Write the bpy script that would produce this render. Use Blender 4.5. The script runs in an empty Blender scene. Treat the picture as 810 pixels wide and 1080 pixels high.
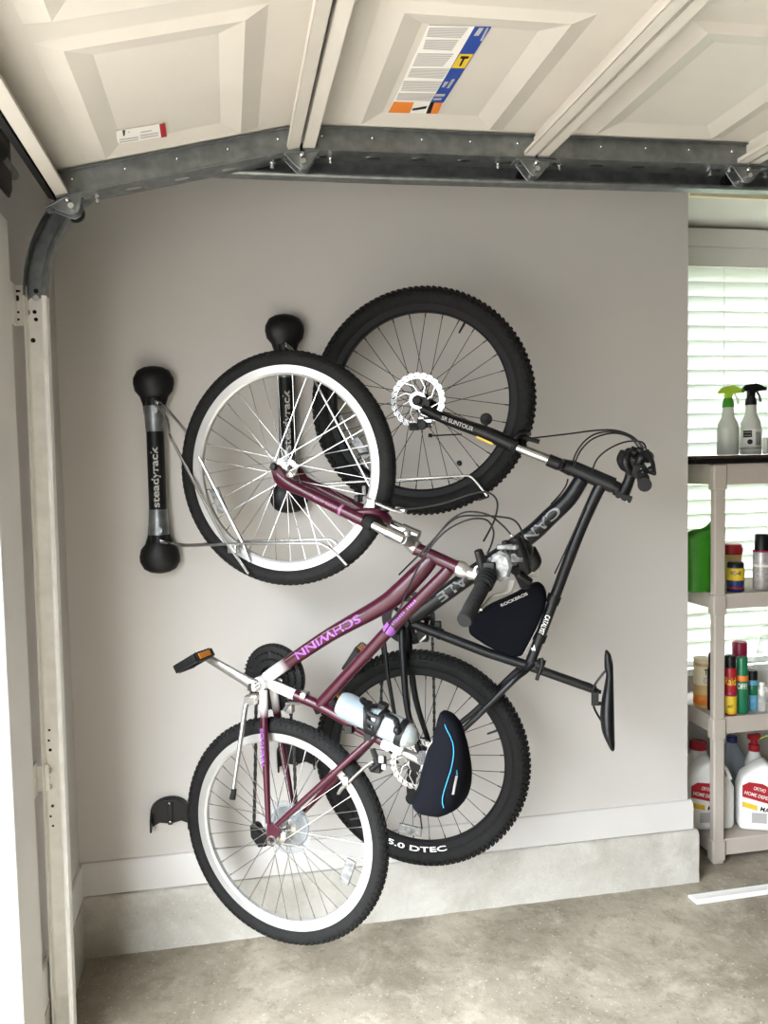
import bpy, math, random
from mathutils import Vector as V, Matrix, Quaternion
random.seed(4)
C = bpy.context.scene.collection
sc = bpy.context.scene
# ------------------------------------------------------------------ camera, world, light, exposure
F = 870.0; YAW, PITCH, ROLL = map(math.radians, (10.63, 3.43, -1.2))
CAM = V((0, -2.73, 1.57))
fwd = V((math.sin(YAW)*math.cos(PITCH), math.cos(YAW)*math.cos(PITCH), -math.sin(PITCH)))
r0 = V((math.cos(YAW), -math.sin(YAW), 0)); u0 = r0.cross(fwd)
RT = r0*math.cos(ROLL) + u0*math.sin(ROLL); UP = -r0*math.sin(ROLL) + u0*math.cos(ROLL)
cd = bpy.data.cameras.new('camera'); cam = bpy.data.objects.new('camera', cd); C.objects.link(cam)
cd.sensor_fit = 'AUTO'; cd.sensor_width = 36; cd.lens = F/1080*36; cd.clip_start = .05
M3 = Matrix((RT, UP, -fwd)).transposed()
cam.matrix_world = Matrix.Translation(CAM) @ M3.to_4x4()
sc.camera = cam
w = bpy.data.worlds.new('world'); sc.world = w; w.use_nodes = True
nt = w.node_tree; bg = nt.nodes['Background']
tc = nt.nodes.new('ShaderNodeTexCoord'); sx = nt.nodes.new('ShaderNodeSeparateXYZ'); cr = nt.nodes.new('ShaderNodeValToRGB')
nt.links.new(tc.outputs['Generated'], sx.inputs[0]); nt.links.new(sx.outputs['Z'], cr.inputs[0]); nt.links.new(cr.outputs[0], bg.inputs[0])
cr.color_ramp.elements[0].position = .0; cr.color_ramp.elements[0].color = (.10, .10, .10, 1); cr.color_ramp.elements[1].position = .62; cr.color_ramp.elements[1].color = (.90, .95, 1.0, 1)
e_ = cr.color_ramp.elements.new(.20); e_.color = (.42, .45, .47, 1)
bg.inputs[1].default_value = 36.0
def portal(loc, rot, sx_, sy_):
    l = bpy.data.lights.new('sky_portal', 'AREA'); l.shape = 'RECTANGLE'; l.size = sx_; l.size_y = sy_; l.cycles.is_portal = True
    o = bpy.data.objects.new('sky_portal', l); C.objects.link(o); o.location = loc; o.rotation_euler = rot
portal((-.75, -2.25, 1.08), (0, math.radians(-90), 0), 2.14, 2.9)
portal((2.75, .68, 1.52), (math.radians(-90), 0, 0), 1.9, 1.8)
sc.view_settings.view_transform = 'Standard'; sc.view_settings.look = 'None'
sc.view_settings.exposure = 0.0; sc.view_settings.gamma = 1.0; sc.view_settings.use_curve_mapping = False
sc.cycles.max_bounces = 10; sc.cycles.diffuse_bounces = 6; sc.cycles.glossy_bounces = 4
sc.cycles.transparent_max_bounces = 12; sc.cycles.sample_clamp_indirect = 6; sc.cycles.use_denoising = True

# ------------------------------------------------------------------ helpers
def ray(px, py):
    return (RT*((px-405)/F) + UP*(-(py-540)/F) + fwd)
def atY(px, py, Y):
    d = ray(px, py); return CAM + d*((Y-CAM.y)/d.y)
def atX(px, py, X):
    d = ray(px, py); return CAM + d*((X-CAM.x)/d.x)
def atZ(px, py, Z):
    d = ray(px, py); return CAM + d*((Z-CAM.z)/d.z)
class Plane:
    def __init__(s, lo, hi, yaw):
        s.o = V(lo); a = math.radians(yaw); s.e1 = V((math.cos(a), -math.sin(a), 0))
        d = V(hi)-s.o; s.e2 = (d - s.e1*d.dot(s.e1)).normalized(); s.n = s.e1.cross(s.e2)
    def __call__(s, px, py, w=0):
        d = ray(px, py); q = s.o + s.n*w
        return CAM + d*((q-CAM).dot(s.n)/d.dot(s.n))
    def mir(s, p): return p - s.n*(2*(p-s.o).dot(s.n))
    def m(s, pts): return [s.mir(p) for p in pts]
    def uvw(s, p): q = p-s.o; return q.dot(s.e1), q.dot(s.e2), q.dot(s.n)
    def P(s, u, v, w): return s.o + s.e1*u + s.e2*v + s.n*w

def spline(pts, k=6):
    pts = [V(p) for p in pts]; n = len(pts); out = []
    for i in range(n-1):
        p0 = pts[max(i-1, 0)]; p1 = pts[i]; p2 = pts[i+1]; p3 = pts[min(i+2, n-1)]
        for j in range(k):
            t = j/k
            out.append(.5*((2*p1)+(p2-p0)*t+(2*p0-5*p1+4*p2-p3)*t*t+(3*p1-p0-3*p2+p3)*t**3))
    out.append(pts[-1]); return out
def lerp(vals, n):
    if any(isinstance(v, tuple) for v in vals):
        vals = [v if isinstance(v, tuple) else (v, v) for v in vals]
        return list(zip(lerp([v[0] for v in vals], n), lerp([v[1] for v in vals], n)))
    m = len(vals)-1; o = []
    for i in range(n):
        t = i/(n-1)*m; a = min(int(t), m-1); o.append(vals[a]*(1-(t-a))+vals[a+1]*(t-a))
    return o

class MB:
    def __init__(s): s.v = []; s.f = []
    def tube(s, pts, r, seg=10, cap=True, flat=None, close=False):
        pts = [V(p) for p in pts]; n = len(pts)
        rs = r if isinstance(r, (list, tuple)) else [r]*n
        if len(rs) != n: rs = lerp(rs, n)
        b = len(s.v)
        T = [(pts[(i+1) % n if close else min(i+1, n-1)]-pts[(i-1) if close else max(i-1, 0)]).normalized() for i in range(n)]
        if flat is not None: N = (V(flat)-T[0]*V(flat).dot(T[0])).normalized()
        else:
            a = V((0, 0, 1)) if abs(T[0].z) < .9 else V((1, 0, 0)); N = T[0].cross(a).normalized()
        for i in range(n):
            N = (N-T[i]*N.dot(T[i])).normalized(); B = T[i].cross(N)
            ra = rs[i]; rb = ra
            if isinstance(ra, tuple): ra, rb = ra
            for k in range(seg):
                t = 2*math.pi*k/seg; s.v.append(pts[i]+N*(ra*math.cos(t))+B*(rb*math.sin(t)))
        for i in range(n if close else n-1):
            j = (i+1) % n
            for k in range(seg):
                k2 = (k+1) % seg; s.f.append((b+i*seg+k, b+i*seg+k2, b+j*seg+k2, b+j*seg+k))
        if cap and not close:
            s.f.append(tuple(b+k for k in range(seg))[::-1]); s.f.append(tuple(b+(n-1)*seg+k for k in range(seg)))
        return s
    def box(s, c, x, y, z, ax=None):
        c = V(c); X, Y, Z = ax if ax else (V((1, 0, 0)), V((0, 1, 0)), V((0, 0, 1)))
        b = len(s.v)
        for dz in (-1, 1):
            for dx, dy in ((-1, -1), (1, -1), (1, 1), (-1, 1)): s.v.append(c+X*(dx*x/2)+Y*(dy*y/2)+Z*(dz*z/2))
        for q in ((0, 3, 2, 1), (4, 5, 6, 7), (0, 1, 5, 4), (1, 2, 6, 5), (2, 3, 7, 6), (3, 0, 4, 7)): s.f.append(tuple(b+i for i in q))
        return s
    def bx(s, x0, x1, y0, y1, z0, z1): return s.box(((x0+x1)/2, (y0+y1)/2, (z0+z1)/2), x1-x0, y1-y0, z1-z0)
    def lathe(s, prof, c=(0, 0, 0), ax=None, seg=24, sx=1, sy=1, cap=True):
        c = V(c); X, Y, Z = ax if ax else (V((1, 0, 0)), V((0, 1, 0)), V((0, 0, 1))); b = len(s.v); n = len(prof)
        for r, z in prof:
            for k in range(seg):
                t = 2*math.pi*k/seg; s.v.append(c+X*(r*sx*math.cos(t))+Y*(r*sy*math.sin(t))+Z*z)
        for i in range(n-1):
            for k in range(seg):
                k2 = (k+1) % seg; s.f.append((b+i*seg+k, b+i*seg+k2, b+(i+1)*seg+k2, b+(i+1)*seg+k))
        if cap:
            s.f.append(tuple(b+k for k in range(seg))[::-1]); s.f.append(tuple(b+(n-1)*seg+k for k in range(seg)))
        return s
    def prism(s, poly, vec):
        b = len(s.v); n = len(poly); vec = V(vec)
        for p in poly: s.v.append(V(p))
        for p in poly: s.v.append(V(p)+vec)
        s.f.append(tuple(b+i for i in range(n))[::-1]); s.f.append(tuple(b+n+i for i in range(n)))
        for i in range(n): j = (i+1) % n; s.f.append((b+i, b+j, b+n+j, b+n+i))
        return s
    def ring(s, prof, seg=96, a0=0, a1=2*math.pi, c=(0, 0, 0)):   # closed profile (radius, z) turned about z
        b = len(s.v); n = len(prof); full = abs(a1-a0-2*math.pi) < 1e-6; m = seg if full else seg+1; c = V(c)
        for i in range(m):
            t = a0+(a1-a0)*i/seg
            for r, z in prof: s.v.append(c+V((r*math.cos(t), r*math.sin(t), z)))
        for i in range(seg):
            j = (i+1) % m
            for k in range(n): k2 = (k+1) % n; s.f.append((b+i*n+k, b+j*n+k, b+j*n+k2, b+i*n+k2))
        if not full:
            s.f.append(tuple(b+k for k in range(n))); s.f.append(tuple(b+(m-1)*n+k for k in range(n))[::-1])
        return s
    def ball(s, c, r, sc_=(1, 1, 1), ax=None, seg=14):
        prof = [(r*math.sin(math.pi*(i+.02)/(10.04)), -r*math.cos(math.pi*(i+.02)/10.04)*sc_[2]) for i in range(11)]
        return s.lathe(prof, c, ax, seg, sc_[0], sc_[1])
    def build(s, name, m, parent=None, local=False, bevel=0, angle=35, kind=None):
        off = V((0, 0, 0))
        if parent is not None and not local:
            p = parent
            while p: off += p.location; p = p.parent
        me = bpy.data.meshes.new(name); me.from_pydata([v-off for v in s.v], [], s.f); me.update()
        import bmesh
        bm = bmesh.new(); bm.from_mesh(me); bmesh.ops.recalc_face_normals(bm, faces=bm.faces); bm.to_mesh(me); bm.free()
        me.polygons.foreach_set('use_smooth', [True]*len(me.polygons)); me.set_sharp_from_angle(angle=math.radians(angle))
        me.materials.append(m)
        o = bpy.data.objects.new(name, me); C.objects.link(o); o.parent = parent
        if bevel:
            b = o.modifiers.new('bevel', 'BEVEL'); b.width = bevel; b.segments = 2; b.limit_method = 'ANGLE'
        if kind: o['kind'] = kind
        return o
def thing(name, label, cat, loc, group=None):
    o = bpy.data.objects.new(name, None); C.objects.link(o); o.location = V(loc); o.empty_display_size = .05
    o['label'] = label; o['category'] = cat
    if group: o['group'] = group
    return o
def tag(o, label, cat, group=None):
    o['label'] = label; o['category'] = cat
    if group: o['group'] = group
    return o
def text(s, org, dr, du, h, m, parent, name='lettering', width=None, thick=.0008, lift=.0, shear=0, centre=False, bend=None):
    cu = bpy.data.curves.new('t', 'FONT'); cu.body = s; cu.size = 1; cu.extrude = 0; cu.shear = shear; cu.offset = .018
    t = bpy.data.objects.new('t', cu); C.objects.link(t)
    dg = bpy.context.evaluated_depsgraph_get(); me = bpy.data.meshes.new_from_object(t.evaluated_get(dg))
    bpy.data.objects.remove(t); bpy.data.curves.remove(cu)
    xs = [v.co.x for v in me.vertices]; ys = [v.co.y for v in me.vertices]
    x0, x1 = min(xs), max(xs); y0, y1 = min(ys), max(ys)
    sy_ = h/(y1-y0); sx_ = (width/(x1-x0)) if width else sy_
    dr = V(dr).normalized(); du = (V(du)-dr*V(du).dot(dr)).normalized(); nn = dr.cross(du); org = V(org)
    off = V((0, 0, 0)); p = parent
    while p: off += p.location; p = p.parent
    for v in me.vertices:
        x = (v.co.x-(x0+(x1-x0)/2 if centre else x0))*sx_; y = (v.co.y-y0)*sy_ - (h/2 if centre else 0)
        if bend: q = bend(x, y)
        else: q = org+dr*x+du*y+nn*lift
        v.co = q-off
    me.name = name; me.materials.clear(); me.materials.append(m)
    o = bpy.data.objects.new(name, me); C.objects.link(o); o.parent = parent
    return o

def srgb(r, g, b):
    f = lambda c: (c/255/12.92) if c/255 <= .04045 else ((c/255+.055)/1.055)**2.4
    return (f(r), f(g), f(b), 1)
def mat(name, col, rough=.5, metal=0, noise=0, nscale=20, bump=0, bscale=200, coat=0, trans=0, alpha=1, spec=.5, ior=1.45):
    m = bpy.data.materials.new(name); m.use_nodes = True; n = m.node_tree; b = n.nodes['Principled BSDF']
    b.inputs['Base Color'].default_value = col; b.inputs['Roughness'].default_value = rough; b.inputs['Metallic'].default_value = metal
    b.inputs['Coat Weight'].default_value = coat; b.inputs['Transmission Weight'].default_value = trans; b.inputs['Alpha'].default_value = alpha
    b.inputs['Specular IOR Level'].default_value = spec; b.inputs['IOR'].default_value = ior
    t = n.nodes.new('ShaderNodeTexCoord')
    if noise:
        x = n.nodes.new('ShaderNodeTexNoise'); x.inputs['Scale'].default_value = nscale; x.inputs['Detail'].default_value = 6
        n.links.new(t.outputs['Object'], x.inputs['Vector'])
        r = n.nodes.new('ShaderNodeValToRGB'); r.color_ramp.elements[0].position = .3; r.color_ramp.elements[1].position = .7
        a = [max(0, c*(1-noise)) for c in col[:3]]; d = [min(1, c*(1+noise)) for c in col[:3]]
        r.color_ramp.elements[0].color = (*a, 1); r.color_ramp.elements[1].color = (*d, 1)
        n.links.new(x.outputs['Fac'], r.inputs[0]); n.links.new(r.outputs[0], b.inputs['Base Color'])
    if bump:
        x = n.nodes.new('ShaderNodeTexNoise'); x.inputs['Scale'].default_value = bscale; x.inputs['Detail'].default_value = 3
        n.links.new(t.outputs['Object'], x.inputs['Vector'])
        q = n.nodes.new('ShaderNodeBump'); q.inputs['Strength'].default_value = bump; q.inputs['Distance'].default_value = .002
        n.links.new(x.outputs['Fac'], q.inputs['Height']); n.links.new(q.outputs[0], b.inputs['Normal'])
    return m
M = {}
M['wall'] = mat('wall_paint', (.585, .560, .535, 1), .75, noise=.015, nscale=3, bump=.12, bscale=160)
M['wall_out'] = mat('siding_paint', (.6, .58, .54, 1), .7)
M['store'] = mat('cluttered_wall_paint', (.05, .045, .04, 1), .8, noise=.2, nscale=3)
M['white'] = mat('white_trim_paint', (.74, .73, .71, 1), .45, noise=.03, nscale=5)
M['skirt'] = mat('off_white_skirting_paint', (.64, .62, .60, 1), .5, noise=.03, nscale=5)
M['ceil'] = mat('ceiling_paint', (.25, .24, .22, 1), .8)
M['blind'] = mat('blind_slat', (.84, .86, .83, 1), .5)
_n = M['blind'].node_tree; _t = _n.nodes.new('ShaderNodeBsdfTranslucent'); _t.inputs[0].default_value = (.92, .95, .90, 1); _x = _n.nodes.new('ShaderNodeMixShader'); _x.inputs[0].default_value = .26
_n.links.new(_n.nodes['Principled BSDF'].outputs[0], _x.inputs[1]); _n.links.new(_t.outputs[0], _x.inputs[2]); _n.links.new(_x.outputs[0], _n.nodes['Material Output'].inputs[0])
M['door'] = mat('white_door_steel', (.60, .565, .51, 1), .42, noise=.03, nscale=6, bump=.1, bscale=300)
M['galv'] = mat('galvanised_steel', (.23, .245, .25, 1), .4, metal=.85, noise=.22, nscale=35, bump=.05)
M['galv_b'] = mat('lit_galvanised_steel', (.86, .85, .82, 1), .55, metal=.15, noise=.06, nscale=30)  # lighter copy of the track steel, daylight on the upright rail put into its colour
M['steel'] = mat('zinc_steel', (.62, .63, .64, 1), .25, metal=1, noise=.08)
M['chrome'] = mat('chrome', (.55, .56, .57, 1), .16, metal=1, noise=.03)
M['alloy'] = mat('polished_alloy', (.50, .49, .47, 1), .28, metal=.85, noise=.12, nscale=50)
M['rim_s'] = mat('silver_rim', (.48, .475, .465, 1), .36, metal=.5, noise=.03)
M['rim_b'] = mat('black_rim', (.009, .009, .010, 1), .5, noise=.1, spec=.15)
M['rubber'] = mat('tyre_rubber', (.010, .010, .010, 1), .8, noise=.25, nscale=60, bump=.3, bscale=400, spec=.22)
M['black'] = mat('black_plastic', (.006, .006, .0065, 1), .42, noise=.2, nscale=30, spec=.35)
M['gloss_b'] = mat('gloss_black_frame', (.007, .0075, .009, 1), .38, noise=.15, nscale=12, spec=.4)
M['grip'] = mat('rubber_grip', (.016, .016, .016, 1), .85, spec=.25, bump=.6, bscale=350)
M['hole'] = mat('dark_slot', (.01, .01, .01, 1), .9)
M['maroon'] = mat('maroon_lacquer', (.042, .0025, .012, 1), .32, noise=.12, nscale=10, coat=.2, spec=.4)
M['purple'] = mat('purple_decal', (.24, .07, .34, 1), .4)
M['pink'] = mat('faded_pink_decal', (.26, .09, .19, 1), .45)
M['grey_dec'] = mat('grey_decal', (.20, .205, .21, 1), .4)
M['white_dec'] = mat('white_decal', (.78, .78, .76, 1), .45)
M['yellow'] = mat('yellow_print', (.72, .5, .03, 1), .5)
M['orange_r'] = mat('amber_reflector', (.5, .16, .01, 1), .25, coat=.5)
M['clear_r'] = mat('clear_reflector', (.19, .195, .195, 1), .15, metal=.1, noise=.6, nscale=60)
M['fabric_b'] = mat('black_neoprene', (.004, .0045, .007, 1), .9, spec=.1, noise=.15, nscale=8, bump=.4, bscale=900)
M['blue'] = mat('blue_piping', (.02, .25, .42, 1), .5)
M['bottle'] = mat('translucent_bottle', (.25, .30, .33, 1), .22, noise=.25, coat=.3, nscale=6)
M['lid'] = mat('clear_grey_lid', (.26, .28, .28, 1), .2, noise=.3, nscale=50)
M['guard'] = mat('clear_spoke_guard', (.30, .33, .35, 1), .2, alpha=.3)
M['plasticpost'] = mat('taupe_shelf_plastic', (.50, .445, .395, 1), .55, noise=.03, nscale=10)
M['wplastic'] = mat('white_plastic', (.82, .82, .80, 1), .4, noise=.02)
M['cloudy'] = mat('cloudy_plastic', (.62, .64, .58, 1), .3, noise=.04)
M['green'] = mat('green_plastic', (.05, .30, .02, 1), .4, noise=.08)
M['lime'] = mat('lime_plastic', (.42, .65, .05, 1), .4)
M['red'] = mat('red_plastic', (.36, .012, .02, 1), .4, noise=.1)
M['wine'] = mat('wine_red_cap', (.30, .015, .06, 1), .35)
M['dgreen'] = mat('dark_green_can', (.01, .16, .07, 1), .3, noise=.1)
M['navy'] = mat('navy_can', (.02, .03, .12, 1), .3, noise=.1)
M['skyblue'] = mat('blue_can', (.12, .36, .55, 1), .3, noise=.25, nscale=50)
M['can_grey'] = mat('grey_can', (.45, .42, .42, 1), .35, metal=.3, noise=.25, nscale=60)
M['tan'] = mat('tan_card', (.62, .42, .18, 1), .6, noise=.12, nscale=30)
M['cream'] = mat('cream_can', (.75, .66, .48, 1), .5, noise=.05)
M['orange'] = mat('orange_print', (.75, .22, .03, 1), .5)
M['navyblue'] = mat('blue_print', (.02, .06, .30, 1), .5)
M['paper'] = mat('label_paper', (.80, .78, .74, 1), .55, noise=.02)
M['grey_p'] = mat('grey_print', (.42, .41, .40, 1), .6)
M['brown'] = mat('dark_brown_board', (.045, .020, .014, 1), .45, noise=.3, nscale=8)
M['bag_clear'] = mat('clear_plastic_bag', (.72, .75, .74, 1), .25, trans=.0, alpha=.3, noise=.1)
M['greyblue'] = mat('grey_blue_jug', (.25, .29, .33, 1), .4)
M['leaf'] = mat('leaves', (.10, .22, .05, 1), .8, noise=.7, nscale=9)
M['grass'] = mat('grass', (.13, .15, .08, 1), .9, noise=.3, nscale=9)
M['drive'] = mat('driveway_concrete', (.20, .18, .155, 1), .9, noise=.08, nscale=4)
M['glass'] = mat('window_glass', (1, 1, 1, 1), .02, alpha=.12)

# concrete floor, stained
def concrete(name, base, dark, light, scale, stain=1, bumpd=.004):
    m = bpy.data.materials.new(name); m.use_nodes = True; n = m.node_tree; L = n.links; b = n.nodes['Principled BSDF']
    t = n.nodes.new('ShaderNodeTexCoord')
    def noise(sc_, det, dist=0, ro=.6):
        x = n.nodes.new('ShaderNodeTexNoise'); x.inputs['Scale'].default_value = sc_; x.inputs['Detail'].default_value = det
        x.inputs['Distortion'].default_value = dist; x.inputs['Roughness'].default_value = ro; L.new(t.outputs['Object'], x.inputs['Vector']); return x.outputs['Fac']
    def ramp(f, p0, c0, p1, c1):
        r = n.nodes.new('ShaderNodeValToRGB'); r.color_ramp.elements[0].position = p0; r.color_ramp.elements[0].color = c0
        r.color_ramp.elements[1].position = p1; r.color_ramp.elements[1].color = c1; L.new(f, r.inputs[0]); return r.outputs[0]
    def mix(a, bb, f, mode='MIX'):
        x = n.nodes.new('ShaderNodeMix'); x.data_type = 'RGBA'; x.blend_type = mode
        if isinstance(f, float): x.inputs[0].default_value = f
        else: L.new(f, x.inputs[0])
        L.new(a, x.inputs[6])
        if isinstance(bb, tuple): x.inputs[7].default_value = bb
        else: L.new(bb, x.inputs[7])
        return x.outputs[2]
    W = (1, 1, 1, 1); K = (0, 0, 0, 1)
    a = ramp(noise(scale, 9, .35, .68), .34, dark, .62, base)
    a = mix(a, light, ramp(noise(scale*1.7+.3, 10, .4, .7), .5, K, .72, W))
    a = mix(a, dark, ramp(noise(scale*5, 10, .4, .75), .52, K, .62, (.55*stain, .55*stain, .55*stain, 1)))
    a = mix(a, (.72, .69, .62, 1), ramp(noise(scale*42, 4, .2, .5), .66, K, .69, (.6, .6, .6, 1)))
    a = mix(a, (.06, .055, .045, 1), ramp(noise(scale*30+4, 3, .1, .5), .67, K, .70, (.55*stain, .55*stain, .55*stain, 1)))
    L.new(a, b.inputs['Base Color']); b.inputs['Roughness'].default_value = .72; b.inputs['Specular IOR Level'].default_value = .35
    q = n.nodes.new('ShaderNodeBump'); q.inputs['Strength'].default_value = .5; q.inputs['Distance'].default_value = bumpd
    L.new(noise(scale*14, 10, .3), q.inputs['Height']); L.new(q.outputs[0], b.inputs['Normal'])
    return m
M['floor'] = concrete('stained_concrete', (.36, .32, .255, 1), (.18, .155, .112, 1), (.49, .445, .36, 1), 2.2)
M['curb'] = concrete('curb_concrete', (.55, .53, .485, 1), (.40, .375, .325, 1), (.62, .60, .555, 1), 3.0, stain=.4, bumpd=.006)

# ------------------------------------------------------------------ setting
XL, XR, XB = -.51, 1.633, 6.5            # front-wall face, end of the bike wall, back wall
YJ, YS, YN = -.815, -6.0, .5              # jamb edge, opposite side wall, niche back wall
ZC = 2.95; ZH = 2.16
def st(name, mb, m, **k): return mb.build(name, m, kind='structure', **k)
st('floor', MB().bx(XL-.25, XB, YS, 1.0, -.1, 0), M['floor'])
st('ceiling', MB().bx(XL-.3, XB, YS-.1, 1.0, ZC, ZC+.1), M['ceil'])
st('wall_back_side', MB().bx(XL, XR, 0, .9, .195, ZC), M['wall'])
# concrete curb under the wall, slightly irregular
cb = MB()
NX, rows = 60, [(.0, -.034), (.05, -.032), (.10, -.031), (.15, -.030), (.182, -.030), (.195, -.024), (.196, .02)]
b0 = len(cb.v)
for i in range(NX+1):
    x = XL-.02+(XR+.028-XL+.02)*i/NX
    for j, (z, y) in enumerate(rows):
        jit = random.uniform(-.002, .002)
        cb.v.append(V((x, y+jit*(1.5 if j > 2 else 1), z+(random.uniform(-.003, .001) if j > 3 else 0))))
nr = len(rows)
for i in range(NX):
    for j in range(nr-1): cb.f.append((b0+i*nr+j, b0+(i+1)*nr+j, b0+(i+1)*nr+j+1, b0+i*nr+j+1))
cb.bx(XL, XR+.027, -.02, .5, 0, .194)
st('trim_1', cb, M['curb'], angle=60)
st('trim_2', MB().bx(XL-.27, XL+.012, YJ+.02, 0, 0, .19), M['curb'])
st('baseboard_back', MB().prism([(XL+.002, 0, .196), (XL+.002, -.016, .196), (XL+.002, -.016, .285), (XL+.002, -.008, .300), (XL+.002, 0, .302)], (XR+.012-XL, 0, 0)), M['skirt'])
st('baseboard_left', MB().bx(XL, XL+.010, -.60, -.016, .192, .30), M['white'])
st('wall_left', MB().bx(XL-.26, XL, -.62, 0, .19, ZC), M['wall'])
st('wall_left_header', MB().bx(XL-.26, XL, YS, -.62, ZH, ZC), M['wall'])
st('trim_3', MB().bx(XL-.13, XL+.018, YJ, -.62, 0, ZH), M['white'], bevel=.004)
st('trim_4', MB().bx(XL-.30, XL-.13, YJ-.02, -.62, 0, ZH), M['white'], bevel=.004)
st('trim_5', MB().bx(XL-.13, XL+.02, -3.7, YJ, ZH-.03, ZH+.12), M['white'], bevel=.004)
st('wall_left_far', MB().bx(XL-.26, XL, YS, -3.7, 0, ZH), M['wall'])
st('wall_right', MB().bx(XB, XB+.1, YS, 1.0, 0, ZC), M['store'])
st('wall_front_side', MB().bx(XL, XB, YS-.1, YS, 0, ZC), M['store'])
# niche to the right with the window
WX0, WX1, WZ0, WZ1 = 1.72, 3.7, .655, 2.40
st('wall_niche', MB().bx(XR, WX0, YN, YN+.15, 0, ZC).bx(WX1, XB, YN, YN+.15, 0, ZC).bx(WX0, WX1, YN, YN+.15, 0, WZ0).bx(WX0, WX1, YN, YN+.15, WZ1, ZC), M['wall'])
st('ceiling_niche', MB().bx(XR, XB, -.0, YN, 2.515, 2.9), M['wall'])
st('trim_6', MB().bx(XR, XB, -.012, .004, 2.487, 2.53), M['cream'])
wn = st('window_1', MB().bx(WX0, WX0+.04, YN+.04, YN+.11, WZ0, WZ1).bx(WX1-.04, WX1, YN+.04, YN+.11, WZ0, WZ1).bx(WX0, WX1, YN+.04, YN+.11, WZ0, WZ0+.05)
   .bx(WX0, WX1, YN+.04, YN+.11, WZ1-.05, WZ1).bx(2.69, 2.73, YN+.04, YN+.11, WZ0, WZ1).bx(WX0, WX1, YN+.045, YN+.10, 1.56, 1.60), M['white'])
MB().bx(WX0+.03, WX1-.03, YN+.07, YN+.074, WZ0+.04, WZ1-.04).build('pane', M['glass'], wn)
st('trim_7', MB().bx(WX0-.06, WX1+.06, YN-.03, YN+.03, WZ0-.03, WZ0+.0), M['white'], bevel=.003)
# outdoors
st('ground', MB().bx(-16, XL-.25, -16, 12, -.14, -.04), M['drive'])
st('ground_side', MB().bx(XL-.2, 14, 1.01, 14, -.2, -.1), M['grass'])

# ------------------------------------------------------------------ window blind
bl = thing('window_blind', 'white slatted horizontal blind covering the bright window behind the shelf', 'blind', (2.7, YN-.05, .66))
ztop = atY(740, 283, YN-.05).z; zb = atY(740, 700, YN-.05).z
MB().bx(WX0-.06, WX1+.05, YN-.085, YN-.005, ztop, ztop+.155).bx(WX0-.07, WX1+.06, YN-.095, YN-.005, ztop+.078, ztop+.088).build('valance', M['white'], bl)
slat = None; k = 0
z = ztop-.022
ca, sa = math.cos(math.radians(62)), math.sin(math.radians(62))
while z > zb+.03:
    if slat is None:
        zz = z; A = V((0, -ca, sa)); Bv = V((0, sa, ca))
        s_ = MB()
        prof = [V((0, 0, 0))+A*a+Bv*(.0025*math.cos(a/.031*1.5)) for a in (-.031, -.02, -.007, .007, .02, .031)]
        prof2 = [p-Bv*.0028 for p in prof[::-1]]
        s_.prism([V((WX0-.05, YN-.05, z))+p for p in prof+prof2], (WX1-WX0+.09, 0, 0))
        slat = s_.build('slat', M['blind'], bl)
    else:
        o = slat.copy(); C.objects.link(o); o.parent = bl; o.location.z = z-zz
    z -= .0605
MB().bx(WX0-.05, WX1+.04, YN-.075, YN-.03, zb, zb+.02).build('bottom_rail', M['blind'], bl)
for x in (2.05, 2.9): MB().tube([(x, YN-.078, ztop), (x, YN-.078, zb)], .0012, 6).build('cord', M['white'], bl)

# hedge and neighbour's house outside the window
def bush(c, r, label):
    mb = MB(); n = 26; b = 0
    for i in range(n+1):
        for j in range(2*n):
            th = math.pi*(i+.01)/(n+.02); ph = math.pi*j/n
            d = V((math.sin(th)*math.cos(ph), math.sin(th)*math.sin(ph), math.cos(th)))
            q = 1+.12*math.sin(7*ph+3*th)+.1*math.sin(11*th+2*ph)+random.uniform(-.1, .1)
            mb.v.append(V(c)+V((d.x*r[0], d.y*r[1], d.z*r[2]))*q)
    for i in range(n):
        for j in range(2*n): j2 = (j+1) % (2*n); mb.f.append((i*2*n+j, i*2*n+j2, (i+1)*2*n+j2, (i+1)*2*n+j))
    return tag(mb.build('bush', M['leaf']), label, 'bush')
bush((3.4, 3.2, .6), (.9, .6, .8), 'green bush outside the window, seen between the lower blind slats')
bush((5.3, 3.9, 1.0), (1.0, .7, 1.2), 'taller green bush outside the window, further right beyond the blind')

# ------------------------------------------------------------------ overhead garage door
PITCHX = .62; X1 = .205                       # seams at X1 + k*PITCHX
YF_IN, YF_OUT = -.62, -.545; ZF = 2.359; SL = .014; TH = .055; YEND = -3.75
gd = thing('garage_door', 'open white sectional garage door with embossed panels seen from below, overhead', 'garage door', (X1, -3, ZF))
th1 = math.radians(13.5)
secs = []
for k in range(5):
    if k == 0: u = V((-math.cos(th1), 0, -math.sin(th1))); o0 = V((X1-.004, 0, ZF)); L = .60
    else: u = V((1, 0, SL)).normalized(); o0 = V((X1+.004+(k-1)*PITCHX, 0, ZF+SL*(k-1)*PITCHX)); L = PITCHX-.008
    nrm = V((-u.z, 0, u.x)) if k else V((-math.sin(th1), 0, math.cos(th1)))
    if nrm.z < 0: nrm = -nrm
    secs.append((o0, u, nrm, L))
def secpt(s_, a, y, h): o0, u, nrm, L = s_; return V((o0.x, y, o0.z))+u*a+nrm*h
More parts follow.
